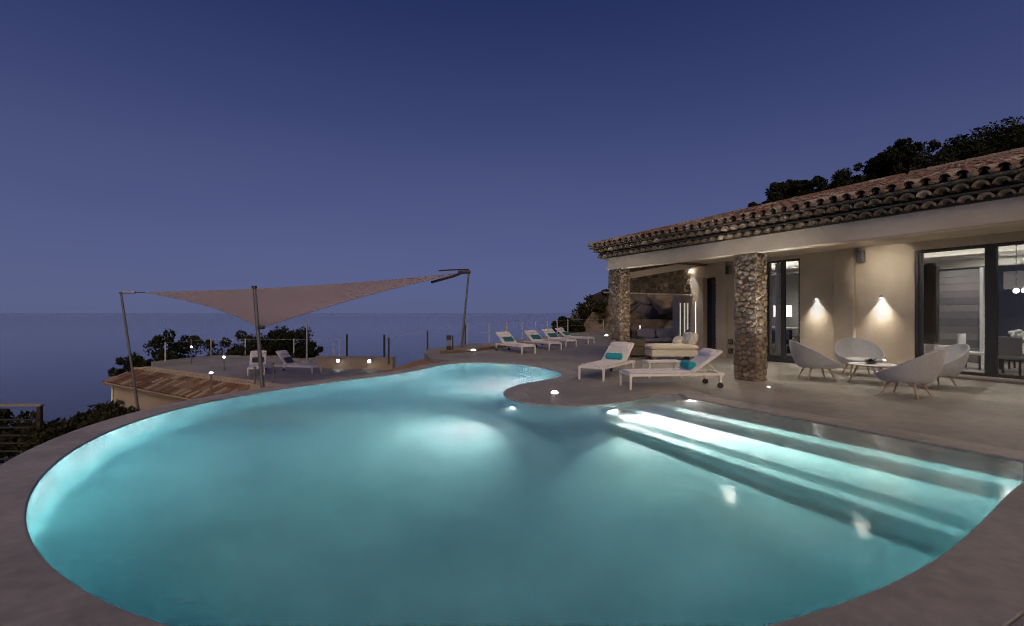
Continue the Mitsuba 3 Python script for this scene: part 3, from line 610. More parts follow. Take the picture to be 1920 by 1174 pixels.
def downlight(l, n, label, power, cut=65, r=0.05, e=25, aim=None):
    t = thing('ceiling_spot', label, 'lamp')
    part(t, 'ring', moved(lathe([(r, -0.012), (r + .02, -0.012), (r + .02, 0.0), (r, 0.0), (r, -0.012)], 16), T().translate(hw(l, n, CZ))), 'steel', smooth=40)
    part(t, 'lens', moved(lathe([(0.0, -0.006), (r, -0.006), (r, 0.0), (0.0, 0.0)], 16), T().translate(hw(l, n, CZ))), 'frosted', emit=tuple(WARM * e))
    spot(t + '_beam', hw(l, n, CZ - .02), hw(l, aim[0], aim[1]) if aim else hw(l, n, 0), WARM * power, cut, cut * 0.35)
downlight(1.20, 1.15, 'recessed ceiling spot behind the beam near the front stone pillar', 11, r=0.26)
downlight(-1.40, 2.1, 'recessed ceiling spot in the middle of the porch', 10, r=0.14)
downlight(-0.85, 3.0, 'recessed ceiling spot washing the wall above the wall lamp', 9, cut=32, aim=(WN + .1, 2.55))
downlight(3.2, 2.4, 'recessed ceiling spot over the cream daybed', 3.5)
downlight(-4.2, 1.6, 'recessed ceiling spot in front of the big window', 7)
gl = thing('globe_lamp', 'bright round lamp high at the far end of the porch wall', 'lamp'); c = hw(5.16, WN - .10, 3.05)
part(gl, 'globe', moved(trimesh.creation.icosphere(2, 0.065), T().translate(c)), 'frosted', smooth=True, emit=tuple(WARM * 7)); part(gl, 'stem', rod(c, hw(5.16, WN - .004, 3.05), 0.015), 'dark_metal'); spot(gl + '_beam', c - [0, 0, .08], hw(5.16, WN + .02, 1.2), WARM * 9, 32, 6)
for l, z, lab in ((-0.30 - .04, 3.02, 'small dark loudspeaker high on the wall beside the pilaster'), (3.62, 2.98, 'small loudspeaker high on the wall behind the stone pillar')):
    sp = thing('wall_speaker', lab, 'speaker'); part(sp, 'cabinet', hbox(l - .08, l + .08, WN - .17, WN - .02, z - .16, z + .16, .015), 'grey_metal'); part(sp, 'grille', hbox(l - .065, l + .065, WN - .178, WN - .171, z - .14, z + .14, .003), 'dark_metal'); part(sp, 'bracket', hbox(l - .02, l + .02, WN - .02, WN - .003, z - .05, z + .05), 'dark_metal')
for z, lab in ((0.24, 'lower dark square socket on the wall behind the stone pillar'), (0.55, 'upper dark square socket on the wall behind the stone pillar')):
    sp = thing('wall_socket', lab, 'socket'); part(sp, 'plate', hbox(3.50, 3.66, WN - .05, WN - .003, z - .08, z + .08, .008), 'dark_metal'); part(sp, 'cover', hbox(3.53, 3.63, WN - .058, WN - .051, z - .05, z + .05, .003), 'grey_metal')

# white stub wall with light tubes beyond the end of the porch
sw = thing('garden_wall', 'white stub wall with three vertical light tubes seen through the end of the porch', 'wall')
part(sw, 'wall', hbox(6.6, 6.9, 5.33, 5.98, -0.2, 2.5, .01), 'plaster')
for k, n in enumerate((5.41, 5.66, 5.84)): part(sw, 'light_tube', rod(hw(6.57, n, 0.5), hw(6.57, n, 1.93), 0.014, seg=6), 'frosted', emit=(.6, .57, .48), w=0.3)

# recessed lamps in the paving, lamps in the pool walls
def ground_lamp(x, y, z, label, r=0.05, e=16.0, up=None, tint=COOL, name='ground_lamp'):
    t = thing(name, label, 'lamp')
    part(t, 'ring', moved(lathe([(r * 1.05, 0.0), (r * 1.6, 0.0), (r * 1.5, 0.014), (r * 1.05, 0.016)], 16), T().translate([x, y, z])), 'steel', smooth=40)
    part(t, 'lens', moved(lathe([(0.0, r * .75), (r * .5, r * .65), (r * .85, r * .38), (r, 0.0)][::-1], 16), T().translate([x, y, z + .002])), 'frosted', smooth=True, emit=tuple(tint * e))
    if up: spot(t + '_beam', (x, y, z + r * .8 + .02), up[0], NEUT * up[1], up[2], up[2] * .4)
ground_lamp(0.80, 9.00, 0.002, 'bright recessed lamp in the paving of the pool peninsula', 0.07, 20)
q = hw(-0.98, -0.68); ground_lamp(q[0], q[1], 0.002, 'recessed lamp in the paving in front of the near stone pillar', 0.035, 10, (hw(-0.55, -0.12, 2.85), 24.0, 30))
ground_lamp(3.00, 13.64, 0.002, 'recessed lamp in the paving behind the left sun lounger', 0.05, 12, (hw(3.72, -0.16, 2.85), 9.0, 30))
ground_lamp(6.3, 32.0, 0.03, 'bright lamp on the far end of the terrace left of the far pillar', 0.12, 12)
ground_lamp(-1.50, 18.7, 0.05, 'bright lamp on the kerb left of the row of sun loungers', 0.10, 14)
ground_lamp(-0.25, 21.6, 0.03, 'small lamp on the paving behind the first lounger of the row', 0.06, 8)
ground_lamp(1.10, 26.4, 0.03, 'small lamp on the paving behind the second lounger of the row', 0.06, 8)
ground_lamp(-12.6, 20.1, DZ, 'bright lamp at the left edge of the lower deck', 0.085, 14)
def pool_lamp(p, d, label, power, cut, r=0.09, e=14.0, beam=20, core=(), fill=0):
    t = thing('pool_lamp', label, 'lamp'); d = np.array(d, float); d /= np.linalg.norm(d); p = np.array(p, float)
    M = np.eye(4); x = np.cross([0, 0, 1.0], d); x /= np.linalg.norm(x); M[:3, 0] = x; M[:3, 1] = np.cross(d, x); M[:3, 2] = d; M[:3, 3] = p
    part(t, 'trim_ring', moved(lathe([(r, 0.0), (r * 1.25, 0.0), (r * 1.2, 0.03), (r, 0.035), (r, 0.0)], 18), M), 'steel', smooth=40)
    part(t, 'lens', moved(lathe([(r, 0.0), (r, 0.012), (r * .7, 0.026), (0.0, 0.034)], 18), M), 'frosted', smooth=40, emit=tuple(COOL * e))
    q = p + d * 0.06; spot(t + '_beam', q, q + d, COOL * power, cut, beam, 4.0 if power > 5 else 1.5)
    for k, c in enumerate(core): spot(t + f'_core_{k}', q, q + np.array(c[0], float), COOL * c[1], c[2], 2.5, 2.5)
    if fill: spot(t + '_fill', q, q + d, COOL * fill, 88, 60, 1.5)
Lh = np.append(LD, 0)
PL1 = hw(-0.79, -4.66, WZ - 0.42); PL2 = np.array([0.04, 8.23, WZ - 0.45]); PL3 = np.array([0.95, 11.29, WZ - 0.45])
pool_lamp(PL1, -Lh + [0, 0, -0.10] + N3 * 0.06, 'large underwater lamp at the head of the pool steps', 90, 65, beam=8, core=((-Lh + N3 * 0.12 + [0, 0, -.05], 130, 30), (-Lh + N3 * 0.08 + [0, 0, -.03], 360, 13)), fill=3, r=0.12, e=25)
pool_lamp(PL2, (-4.7, -3.0, -0.35), 'underwater lamp under the round tip of the peninsula', 95, 64, 0.075, beam=6, core=(((-4.0, -3.95, 0.10), 430, 15), ((-4.75, -3.05, 0.10), 680, 15), ((-5.15, -2.1, 0.10), 560, 15), ((-5.3, -1.0, 0.10), 360, 15)), fill=9)
pool_lamp(PL3, (-0.95, 0.40, -0.25), 'underwater lamp in the far lobe of the pool behind the peninsula', 220, 72, beam=8, fill=10)
pool_lamp(hw(-1.04, -3.02, WZ - 0.13), -Lh * 0.6 - N3, 'small underwater lamp in the inner corner above the pool steps', 2.0, 80, 0.075, e=20)

# ------------------------------------------------------------------ sun loungers (foot end at x=0, axis +x)
def lounger_parts(t, towel='towel', roll=True, rise=34):
    r = math.radians(rise); HX, HZ, BL = 1.30, 0.325, 0.74
    for y in (-0.30, 0.30): part(t, 'rail', cbox(0.0, 1.98, y - .022, y + .022, 0.255, 0.305, .006), 'white_metal')
    for x in (0.022, 1.958): part(t, 'cross_bar', cbox(x - .022, x + .022, -.278, .278, 0.256, 0.304, .006), 'white_metal')
    for x, y in ((0.025, -.297), (0.025, .297), (1.90, -.297), (1.90, .297)):
        zt = 0.0 if x < 1 else 0.05
        lg = trimesh.convex.convex_hull(np.array([[x + sx * a, y + sy * a, z] for sx in (-1, 1) for sy in (-1, 1) for a, z in ((.025, .256), (.017, zt))]))
        part(t, 'leg', lg, 'white_metal')
    for y in (-.297, .297): part(t, 'wheel', rod((1.90, y - .02, .055), (1.90, y + .02, .055), .055, seg=14), 'rubber', smooth=40)
    for x in (0.45, 0.95): part(t, 'brace', cbox(x - .012, x + .012, -.277, .277, 0.262, 0.285, .004), 'white_metal')
    part(t, 'mattress', cbox(0.03, HX, -.275, .275, 0.306, 0.345, .012), 'sling')
    BM = T().translate([HX, 0, HZ]).rotate([0, 1, 0], -rise)
    part(t, 'backrest', moved(cat([cbox(0.0, BL, -.275, .275, -.018, .020, .010)]), BM), 'sling')
    part(t, 'back_frame', moved(cat([cbox(0.02, BL + .02, y - .02, y + .02, -.035, .004, .006) for y in (-.296, .296)] + [cbox(BL, BL + .04, -.275, .275, -.034, .003, .006)]), BM), 'white_metal')
    part(t, 'headrest', moved(pillow(.19, .50, .10, 3.5), T(np.array((BM @ T().translate([BL - .13, 0, .05])).matrix))), 'sling', smooth=True)
    for y in (-.2, .2): part(t, 'strut', rod((HX + .42 * math.cos(r), y, HZ + .42 * math.sin(r) - .02), (HX + .60, y, .30), .009, seg=6), 'white_metal')
    if towel:
        if roll:
            rl = lathe([(0.0, -.20), (.055, -.205), (.085, -.19), (.088, .19), (.055, .205), (0.0, .20)], 18)
            part(t, 'towel', moved(rl, T().translate([HX + .06, 0, HZ + .115]).rotate([1, 0, 0], 90)), towel, smooth=50)
            sp = lathe([(.0, 0), (.02, .004), (.03, 0), (.045, .005), (.06, 0)], 16)
            for sgn in (-1, 1): part(t, 'towel_end', moved(sp, T().translate([HX + .06, sgn * .204, HZ + .115]).rotate([1, 0, 0], -90 * sgn)), towel)
        else:
            part(t, 'towel', moved(cbox(0.08, 0.36, -.22, .22, .022, .075, .02), BM), towel)
LG = 'white sun loungers'
def lounger(foot, d, label, towel='towel', roll=True, rise=34, z=0.0):
    t = thing('sun_lounger', label, 'sun lounger', LG); lounger_parts(t, towel, roll, rise); place(t, at(foot[0], foot[1], z, heading(*d))); return t
lounger((2.28, 9.76), (1.98, 0.22), 'white sun lounger nearest the pool steps with a rolled turquoise towel, seen from the side')
lounger((1.775, 10.80), (0.56, 0.83), 'white sun lounger with a rolled turquoise towel, seen from its foot end')
lounger((0.63, 17.88), (-0.53, 0.85), 'first far sun lounger on the left of the row with a dark teal towel', 'towel_dark', False)
lounger((1.78, 19.60), (-0.50, 0.86), 'second far sun lounger from the left in the row', 'towel_dark', False)
lounger((2.66, 21.45), (-0.50, 0.86), 'third far sun lounger from the left in the row', 'towel_dark', False)
lounger((3.95, 23.80), (-0.80, 0.60), 'last far sun lounger of the row, nearest the hillside', 'towel_dark', False)
lounger((-10.35, 19.4), (-0.42, 0.90), 'left sun lounger on the lower deck, facing the pool, behind the sail pole', 'navy_cloth', False, 45, DZ)
lounger((-8.2, 20.2), (-0.97, 0.25), 'right sun lounger on the lower deck, turned sideways', 'navy_cloth', False, 50, DZ)

tb = thing('side_table', 'long low white table between the two near sun loungers', 'table')
part(tb, 'top', cbox(-.42, .42, -.20, .20, .36, .395, .006), 'white_metal')
for x in (-.39, .39):
    for y in (-.17, .17): part(tb, 'leg', cbox(x - .02, x + .02, y - .02, y + .02, 0, .359, .004), 'white_metal')
place(tb, at(3.55, 11.35, 0, 8))

# ------------------------------------------------------------------ egg chairs round the glass table
def egg_shell():
    nu, nv = 40, 12; vv = []; th = 0.022
    def pt(a, s, off):
        back = 0.5 - 0.5 * math.cos(a)                                # a=0 is the front
        rim_z = 0.37 + 0.51 * back ** 1.35
        c, q = math.cos(a), math.sin(a)
        bx, by = (0.40 * c + 0.04, 0.40 * q)                           # flat underside
        tx, ty = (0.50 * c - 0.10 * back + 0.03, 0.53 * q)             # rim, leaning back
        e = 1 - (1 - s) ** 1.7; g = s ** 1.25
        k = 1 - off / 0.5
        return [(bx + (tx - bx) * e) * k, (by + (ty - by) * e) * k, 0.275 + (rim_z - 0.275) * g + off * (1 - s) * 0.9]
    for off in (0, th):
        for j in range(nv + 1):
            for i in range(nu): vv.append(pt(2 * math.pi * i / nu, j / nv, off))
    f = []; n1 = nu * (nv + 1)
    for o, flip in ((0, False), (n1, True)):
        for j in range(nv):
            for i in range(nu):
                a, b = o + j * nu + i, o + j * nu + (i + 1) % nu; c, d = b + nu, a + nu
                f += [[a, b, c], [a, c, d]] if not flip else [[a, c, b], [a, d, c]]
        vv.append([0.04, 0, 0.262 + (0.02 if flip else 0)]); ctr = len(vv) - 1
        for i in range(nu): f.append([ctr, o + (i + 1) % nu, o + i] if not flip else [ctr, o + i, o + (i + 1) % nu])
    t = nv * nu
    for i in range(nu): a, b = t + i, t + (i + 1) % nu; f += [[a, b, n1 + b], [a, n1 + b, n1 + a]]
    rim = path([pt(2 * math.pi * i / 40, 1.0, th / 2) for i in range(41)], 0.018, 6)
    return trimesh.Trimesh(vv, f, process=False), rim
SHELL, RIM = egg_shell()
def egg_chair(x, y, d, label):
    t = thing('egg_chair', label, 'chair', 'grey egg chairs round the glass table')
    part(t, 'shell', SHELL, 'rope', smooth=50); part(t, 'rim', RIM, 'rope', smooth=60)
    part(t, 'seat_cushion', moved(pillow(.82, .86, .10, 2.3), T().translate([.06, 0, .37])), 'seat_fabric', smooth=True)
    for a in (45, 135, 225, 315):
        c, s = math.cos(math.radians(a)), math.sin(math.radians(a))
        part(t, 'leg', rod((c * .27 + .03, s * .27, .285), (c * .43 + .03, s * .43, 0), .026, .014, 8), 'wood_leg', smooth=40)
    for s in (-1, 1): part(t, 'leg_bar', rod((.22 * s + .03, -.22, .262), (-.22 * s + .03, .22, .262 if s > 0 else .245), .012, seg=6), 'wood_leg')
    place(t, at(x, y, 0, heading(*d)).scale([0.92, 0.95, 1.0]))
egg_chair(6.95, 11.0, (0.98, -0.20), 'grey egg chair in front of the narrow glass door, seen from the side')
egg_chair(8.50, 11.75, (-0.35, -0.94), 'grey egg chair against the wall under the right wall lamp, facing the pool')
egg_chair(7.20, 8.74, (-0.52, 0.85), 'nearest grey egg chair, seen from behind')
egg_chair(8.58, 9.75, (-0.98, 0.20), 'grey egg chair in front of the big window, half hidden behind the nearest one')
gt2 = thing('coffee_table', 'small round glass table with pale wooden legs between the egg chairs', 'table')
tx, ty = 7.80, 10.38
part(gt2, 'top', lathe([(0, .395), (.44, .395), (.45, .403), (.44, .411), (0, .411)], 32), 'seat_fabric', smooth=40)
part(gt2, 'ring', lathe([(.26, .365), (.30, .365), (.30, .394), (.26, .394), (.26, .365)], 24), 'wood_leg', smooth=40)
for a in (20, 140, 260):
    c, s = math.cos(math.radians(a)), math.sin(math.radians(a)); part(gt2, 'leg', rod((c * .26, s * .26, .37), (c * .42, s * .42, 0), .024, .013, 8), 'wood_leg', smooth=40)
place(gt2, at(tx, ty))
pt_ = thing('potted_plant', 'dark spiky plant in a low bowl on the small glass table', 'plant')
part(pt_, 'bowl', lathe([(0, 0), (.07, 0), (.12, .06), (.11, .06), (.06, .012), (0, .012)], 16), 'grey_metal', smooth=40)
lv = []
for k in range(34):
    a, e = RNG.uniform(0, 2 * math.pi), RNG.uniform(0.2, 1.2); ln = RNG.uniform(.14, .22); d = np.array([math.cos(a) * math.cos(e), math.sin(a) * math.cos(e), math.sin(e) * .7]); s = np.array([-math.sin(a), math.cos(a), 0]) * .013
    b0 = np.array([0, 0, .04]); lv.append(trimesh.Trimesh([b0 - s, b0 + s, b0 + d * ln * .6 + s, b0 + d * ln * .6 - s, b0 + d * ln - [0, 0, .02]], [[0, 1, 2], [0, 2, 3], [3, 2, 4]], process=False))
part(pt_, 'leaves', cat(lv), 'leaf_2'); place(pt_, at(tx - .02, ty + .02, .411))
cd = thing('candle_holder', 'lit tea light in a small glass on the glass table', 'candle')
part(cd, 'glass', lathe([(.036, 0), (.040, .08), (.037, .08), (.034, .004)], 16), 'frosted', smooth=40)
part(cd, 'flame', lathe([(0, .05), (.022, .055), (.026, .075), (.0, .10)], 12), 'frosted', smooth=40, emit=(7, 6, 4.2)); place(cd, at(tx + .30, ty + .06, .411))

# ------------------------------------------------------------------ porch furniture
db = thing('daybed', 'cream upholstered daybed on dark feet at the end of the porch', 'sofa')
part(db, 'base', cbox(-.82, .82, -.42, .42, .16, .40, .02), 'cream'); part(db, 'mattress', moved(pillow(1.78, .94, .24, 7, 28, 11), T().translate([0, 0, .50])), 'cream', smooth=True)
for x in (-.72, .72):
    for y in (-.34, .34): part(db, 'foot', cbox(x - .09, x + .09, y - .05, y + .05, 0, .159, .006), 'wicker')
for k, (x, y, z, rx, ry) in enumerate(((.55, .05, .82, 0, -62), (.72, -.10, .80, 10, -70), (.30, .12, .72, 0, -50))):
    part(db, 'pillow', moved(pillow(.50 - .1 * (k == 2), .50 - .1 * (k == 2), .20, 2.6), T().translate([x, y, z]).rotate([0, 0, 1], rx + 15 * k).rotate([0, 1, 0], ry)), 'cream' if k else 'seat_fabric', smooth=True)
place(db, at(5.15, 15.55, 0, 2).scale([0.90, 0.9, 0.86]))
def wicker_seat(x, y, w, d, label, cushions=1):
    t = thing('wicker_sofa' if w > 1.2 else 'wicker_armchair', label, 'sofa' if w > 1.2 else 'armchair')
    part(t, 'base', cbox(-w / 2, w / 2, -.40, .40, .06, .36, .02), 'wicker')
    part(t, 'back', cbox(-w / 2, w / 2, .32, .42, .361, .80, .03), 'wicker')
    for s in (-1, 1): part(t, 'arm', cbox(s * (w / 2 - .12), s * w / 2, -.40, .319, .361, .62, .03), 'wicker')
    cw = (w - .26) / cushions
    for k in range(cushions):
        part(t, 'seat_cushion', moved(pillow(cw, .72, .17, 6), T().translate([-w / 2 + .13 + cw * (k + .5), -.05, .44])), 'cushion_grey', smooth=True)
        part(t, 'back_cushion', moved(pillow(cw * .95, .40, .18, 4), T().translate([-w / 2 + .13 + cw * (k + .5), .22, .70]).rotate([1, 0, 0], 75)), 'cushion_grey', smooth=True)
    for sx in (-1, 1):
        for sy in (-1, 1): part(t, 'foot', cbox(sx * (w / 2 - .07) - .03, sx * (w / 2 - .07) + .03, sy * .33 - .03, sy * .33 + .03, 0, .059), 'dark_metal')
    place(t, at(x, y, 0, d)); return t
wicker_seat(5.90, 19.4, 1.9, 8, 'dark wicker sofa with pale cushions beyond the open end of the porch', 2)
wicker_seat(6.75, 18.3, 0.95, -60, 'dark wicker armchair on the right of the wicker sofa')
wicker_seat(4.15, 16.9, 0.95, 95, 'dark wicker armchair beside the far stone pillar')
lt = thing('low_table', 'small low white table in front of the wicker sofa', 'table')
part(lt, 'top', cbox(-.35, .35, -.35, .35, .33, .36, .006), 'white_metal')
for sx in (-1, 1):
    for sy in (-1, 1): part(lt, 'leg', cbox(sx * .31 - .02, sx * .31 + .02, sy * .31 - .02, sy * .31 + .02, 0, .329), 'white_metal')
place(lt, at(5.35, 18.2, 0, 8))
for k, (x, y, z) in enumerate(((5.2, 22.3, 0.0), (6.0, 22.5, 0.0))):
    gp = thing('garden_lantern', f'slim pale lantern post against the rock face, {["left", "right"][k]} of two', 'lamp')
    part(gp, 'post', rod((x, y, z), (x, y, z + .75), .03), 'white_metal'); part(gp, 'lamp', rod((x, y, z + .751), (x, y, z + .95), .035), 'frosted', emit=(0.8, 0.75, 0.6))
    part(gp, 'cap', rod((x, y, z + .951), (x, y, z + .98), .045, .02), 'grey_metal')

# ------------------------------------------------------------------ shade sail
SL_, SR, SB = np.array([-13.0, 17.0, 2.25]), np.array([-2.25, 21.4, 3.32]), np.array([-6.92, 13.2, 1.10])
def sail_mesh(n=36):
    def edge(a, b, t, bow):
        p = a * (1 - t) + b * t; c = (SL_ + SR + SB) / 3; mid = (a + b) / 2; d = (c - mid) / np.linalg.norm(c - mid); return p + d * bow * 4 * t * (1 - t)
    vv = []; idx = {}
    for i in range(n + 1):
        for j in range(n + 1 - i):
            u, v = i / n, j / n; w = 1 - u - v
            p = SL_ * w + SR * u + SB * v
            c = (SL_ + SR + SB) / 3; off = np.zeros(3)
            for (a, b, s, t, bow) in ((SL_, SR, w, u, .75), (SR, SB, u, v, .42), (SB, SL_, v, w, .35)):
                mid = (a + b) / 2; d = (c - mid) / np.linalg.norm(c - mid); off += d * bow * 4 * s * t
            p = p + off; p[2] -= 3.0 * u * v * w * 2.2
            idx[i, j] = len(vv); vv.append(p)
    f = []
    for i in range(n):
        for j in range(n - i):
            f.append([idx[i, j], idx[i + 1, j], idx[i, j + 1]])
            if i + j < n - 1: f.append([idx[i + 1, j], idx[i + 1, j + 1], idx[i, j + 1]])
    m = trimesh.Trimesh(vv, f, process=False)
    e = [[idx[0, j] for j in range(n + 1)], [idx[i, 0] for i in range(n + 1)], [idx[i, n - i] for i in range(n + 1)]]
    return m, [[vv[k] for k in q] for q in e]
SM, SE = sail_mesh()
sail = thing('shade_sail', 'pinkish triangular shade sail stretched between three poles', 'shade sail')
part(sail, 'cloth', SM, 'sail_cloth', smooth=False)
for q in SE: part(sail, 'hem', path(q, 0.014, 5), 'sail_cloth')
def sail_pole(base, top, r, label, extra):
    t = thing('sail_pole', label, 'pole'); part(t, 'post', rod(base, top, r, r * .8, 10), 'grey_metal', smooth=40)
    b = np.array(base); part(t, 'base_plate', rod(b, b + [0, 0, .03], r * 3, seg=12), 'grey_metal'); extra(t, np.array(top)); return t
def ex_left(t, top):
    part(t, 'bracket', rod(top + [-.05, 0, 0], SL_ + [-.75, -.05, -.0], .028), 'grey_metal'); part(t, 'turnbuckle', rod(SL_ + [-.75, -.05, 0], SL_ + [-.35, 0, 0], .045), 'steel'); part(t, 'cable', rod(SL_ + [-.35, 0, 0], SL_, .018), 'grey_metal')
sail_pole((-13.25, 17.1, -2.4), (-13.85, 17.0, 2.24), .045, 'left leaning pole holding the outer corner of the shade sail', ex_left)
def ex_right(t, top):
    part(t, 'bracket', rod(top + [.06, 0, -.05], SR + [-.15, 0, .02], .075), 'dark_metal'); part(t, 'arm', path([top + [0, 0, .06], top + [-.6, -.05, .05], top + [-1.35, -.1, .0]], .035), 'dark_metal')
    part(t, 'batten', path([SR, SR + (SB - SR) * .06 + [0, 0, -.05], SR + (SB - SR) * .18 + [-.3, .3, -.10]], .06), 'dark_metal'); part(t, 'stay', rod(top, top + np.array([-.3, .3, -3.3]), .015), 'steel')
sail_pole((-2.28, 21.6, -.05), (-1.93, 21.55, 3.42), .05, 'right leaning pole holding the high corner of the shade sail', ex_right)
def ex_mid(t, top):
    part(t, 'clamp', rod(SB + [-.06, 0, .02], SB + [.10, 0, .02], .05), 'dark_metal'); part(t, 'collar', rod(top + [0, 0, -.02], top + [0, 0, .05], .07), 'dark_metal')
sail_pole((-6.80, 13.25, -1.6), (-7.14, 13.3, 2.22), .058, 'middle dark pole holding the lowest corner of the shade sail above the pool', ex_mid)

# ------------------------------------------------------------------ railings, posts and deck lamps
def railing(pts, h, label, m='post_pale', rails=(1.0, 0.55), r=.034, mesh=False):
    t = thing('railing', label, 'railing')
    for p in pts: part(t, 'post', rod(p, np.add(p, [0, 0, h]), r, seg=8), m)
    for k in rails: part(t, 'cable', path([np.add(p, [0, 0, h * k - .02]) for p in pts], .007, 5), 'post_pale')
    return t
railing([(-2.2, 23.7, -.05), (-1.16, 24.4, 0), (-.29, 26, 0), (.58, 28, 0), (1.47, 30, 0), (2.38, 32.5, 0), (3.3, 35, 0), (4.3, 37, 0), (7.6, 40, 0)], 1.03, 'cable railing with pale posts along the far edge of the terrace')
railing([(-4.75, 18.5, -.45), (-3.52, 20.0, -.25), (-2.3, 23.6, -.06)], 1.03, 'thin railing with dark posts along the earth bed', 'dark_metal', (1.0,))
pw = thing('parapet', 'low plastered parapet at the back of the lower deck with two lamps on it', 'wall')
pline = [(-5.3, 21.55), (-9.0, 22.25)]
part(pw, 'wall', slab(LineString(pline).buffer(.14, cap_style=2), DZ - .1, -.50), 'render_wall'); part(pw, 'coping', slab(LineString(pline).buffer(.18, cap_style=2), -.498, -.45), 'coping')
railing([(-5.75, 21.6, -.45), (-7.55, 21.95, -.45)], 1.0, 'pair of dark posts on the parapet of the lower deck', 'dark_metal', (), .045)
railing([(-18.2, 25.2, DZ), (-18.0, 28.7, DZ), (-16.0, 28.8, DZ), (-13.0, 28.6, DZ), (-10.2, 28.4, DZ), (-9.2, 24.8, DZ)], 1.0, 'cable railing along the outer edge of the lower deck', 'post_pale', (.98,))
for k, (x, y, b, h, lab) in enumerate(((-8.45, 17.0, DZ, .72, 'dark post at the front of the lower deck below the right lounger'), (-8.95, 16.7, DZ, .62, 'dark post just right of the middle sail pole'), (-9.4, 15.0, -2.2, 1.75, 'thin post rising behind the pool edge in front of the tiled roof'))):
    t = thing('deck_post', lab, 'post'); part(t, 'post', rod((x, y, b), (x, y, b + h), .03), 'grey_metal'); part(t, 'cap', rod((x, y, b + h), (x, y, b + h + .03), .04), 'grey_metal')
t = thing('parasol_pole', 'tall pale pole behind the right lounger of the lower deck', 'pole'); part(t, 'pole', rod((-10.6, 24.8, DZ), (-10.6, 24.8, 1.22), .05, .04), 'steel'); part(t, 'base', rod((-10.6, 24.8, DZ), (-10.6, 24.8, DZ + .08), .28), 'coping')
for (x, y, z), lab in (((-7.85, 21.74, -.60), 'left lamp on the parapet wall of the lower deck'), ((-6.35, 21.46, -.60), 'right lamp on the parapet wall of the lower deck')):
    t = thing('parapet_lamp', lab, 'lamp'); part(t, 'housing', cbox(x - .09, x + .09, y - .10, y - .005, z - .05, z + .06, .01), 'grey_metal'); part(t, 'lens', moved(trimesh.creation.icosphere(2, .075), T().translate([x, y - .10, z - .02])), 'frosted', smooth=True, emit=tuple(NEUT * 14))
for (x, y, h, e), lab in (((-16.1, 24.1, .78, 6), 'slim lamp post at the far left corner of the lower deck'), ((-12.6, 21.0, .55, 5), 'slim lamp post on the lower deck beside the ground lamp')):
    t = thing('path_lamp', lab, 'lamp'); part(t, 'post', rod((x, y, DZ), (x, y, DZ + h), .025), 'grey_metal'); part(t, 'bulb', moved(trimesh.creation.icosphere(2, .055), T().translate([x, y, DZ + h + .05])), 'frosted', smooth=True, emit=(e, e, e)); part(t, 'cap', rod((x, y, DZ + h + .09), (x, y, DZ + h + .45), .02), 'grey_metal')
t = thing('bollard_lamp', 'short dark bollard lamp at the far edge of the terrace', 'lamp'); x, y = -2.62, 19.9
part(t, 'base', rod((x, y, -.1), (x, y, .16), .10, seg=12), 'dark_metal'); part(t, 'glass', rod((x, y, .161), (x, y, .42), .075, seg=12), 'timber_pale'); part(t, 'head', rod((x, y, .421), (x, y, .60), .10, seg=12), 'dark_metal'); part(t, 'post', rod((x + .16, y, -.1), (x + .16, y, .58), .025), 'dark_metal')
kb = thing('kerb', 'low dark kerb at the edge of the terrace left of the row of sun loungers', 'kerb'); part(kb, 'stone', slab(LineString([(-2.6, 18.0), (-1.55, 19.0), (-.2, 21.8)]).buffer(.10), -.1, .10), 'stone_2')

# ------------------------------------------------------------------ pool house below the deck
ph = thing('pool_house', 'small plastered outbuilding with a tiled roof below the pool edge on the left', 'house')
M = np.eye(4); M[:2, 0] = U; M[:2, 1] = -V; M[:2, 3] = D0; PH = M                      # x along, y towards the deck
def ptl(mm): return moved(mm, PH)
e0, e1, r0, r1_ = -1.62, -0.42, -1.52, -1.03                                            # eave/ridge y and z
part(ph, 'wall', ptl(cat([box(-.45, 9.0, -1.45, -1.25, -5, -1.62), box(-.45, -.25, -1.249, -.1, -5, -1.62), box(8.8, 9.0, -1.249, -.1, -5, -1.62)])), 'render_wall')
rv = np.array([[-.85, e0, r0], [9.2, e0, r0], [9.2, e1, r1_], [-.2, e1, r1_], [-.85, e0, r0 - .06], [9.2, e0, r0 - .06], [9.2, e1, r1_ - .3], [-.2, e1, r1_ - .3], [-.85, .3, r0], [-.85, .3, r0 - .06]])
rf = part(ph, 'roof', ptl(trimesh.Trimesh(rv, [[0, 1, 2], [0, 2, 3], [4, 6, 5], [4, 7, 6], [0, 4, 5], [0, 5, 1], [0, 3, 8], [8, 9, 4], [8, 4, 0]], process=False)), 'clay_pale')
sl = (r1_ - r0) / (e1 - e0); pt2 = math.degrees(math.atan(sl))
PT = mikit.ply(half_tile(0.10, 0.085, 0.44), 'clay_0', smooth=40)
for c in range(42):
    for r in range(3):
        y = e0 - .05 + r * .40; x = -.72 + c * .235
        if x < -.85 + (y - e0) / (e1 - e0) * .6: continue
        tw = T(PH.copy()) @ T().translate([x + RNG.uniform(-.012, .012), y + RNG.uniform(-.02, .02), r0 + (y - e0) * sl + .035 + RNG.uniform(0, .01)]).rotate([1, 0, 0], pt2).rotate([0, 0, 1], RNG.uniform(-3, 3))
        part(rf, 'roof_tile', PT, f'clay_{RNG.choice([3, 2, 3, 0, 2] if (meshkit.noise(np.array([c * .35, r * 1.7, 3.]), 3)) > .5 else [0, 0, 1, 2, 4, 5])}', tw=tw)
part(ph, 'fascia', ptl(box(-.9, 9.2, e0 - .06, e0 - .03, r0 - .10, r0 - .02)), 'clay_dark')
part(ph, 'downpipe', ptl(rod((-.30, -1.50, -5), (-.30, -1.50, -1.62), .04)), 'white_metal')
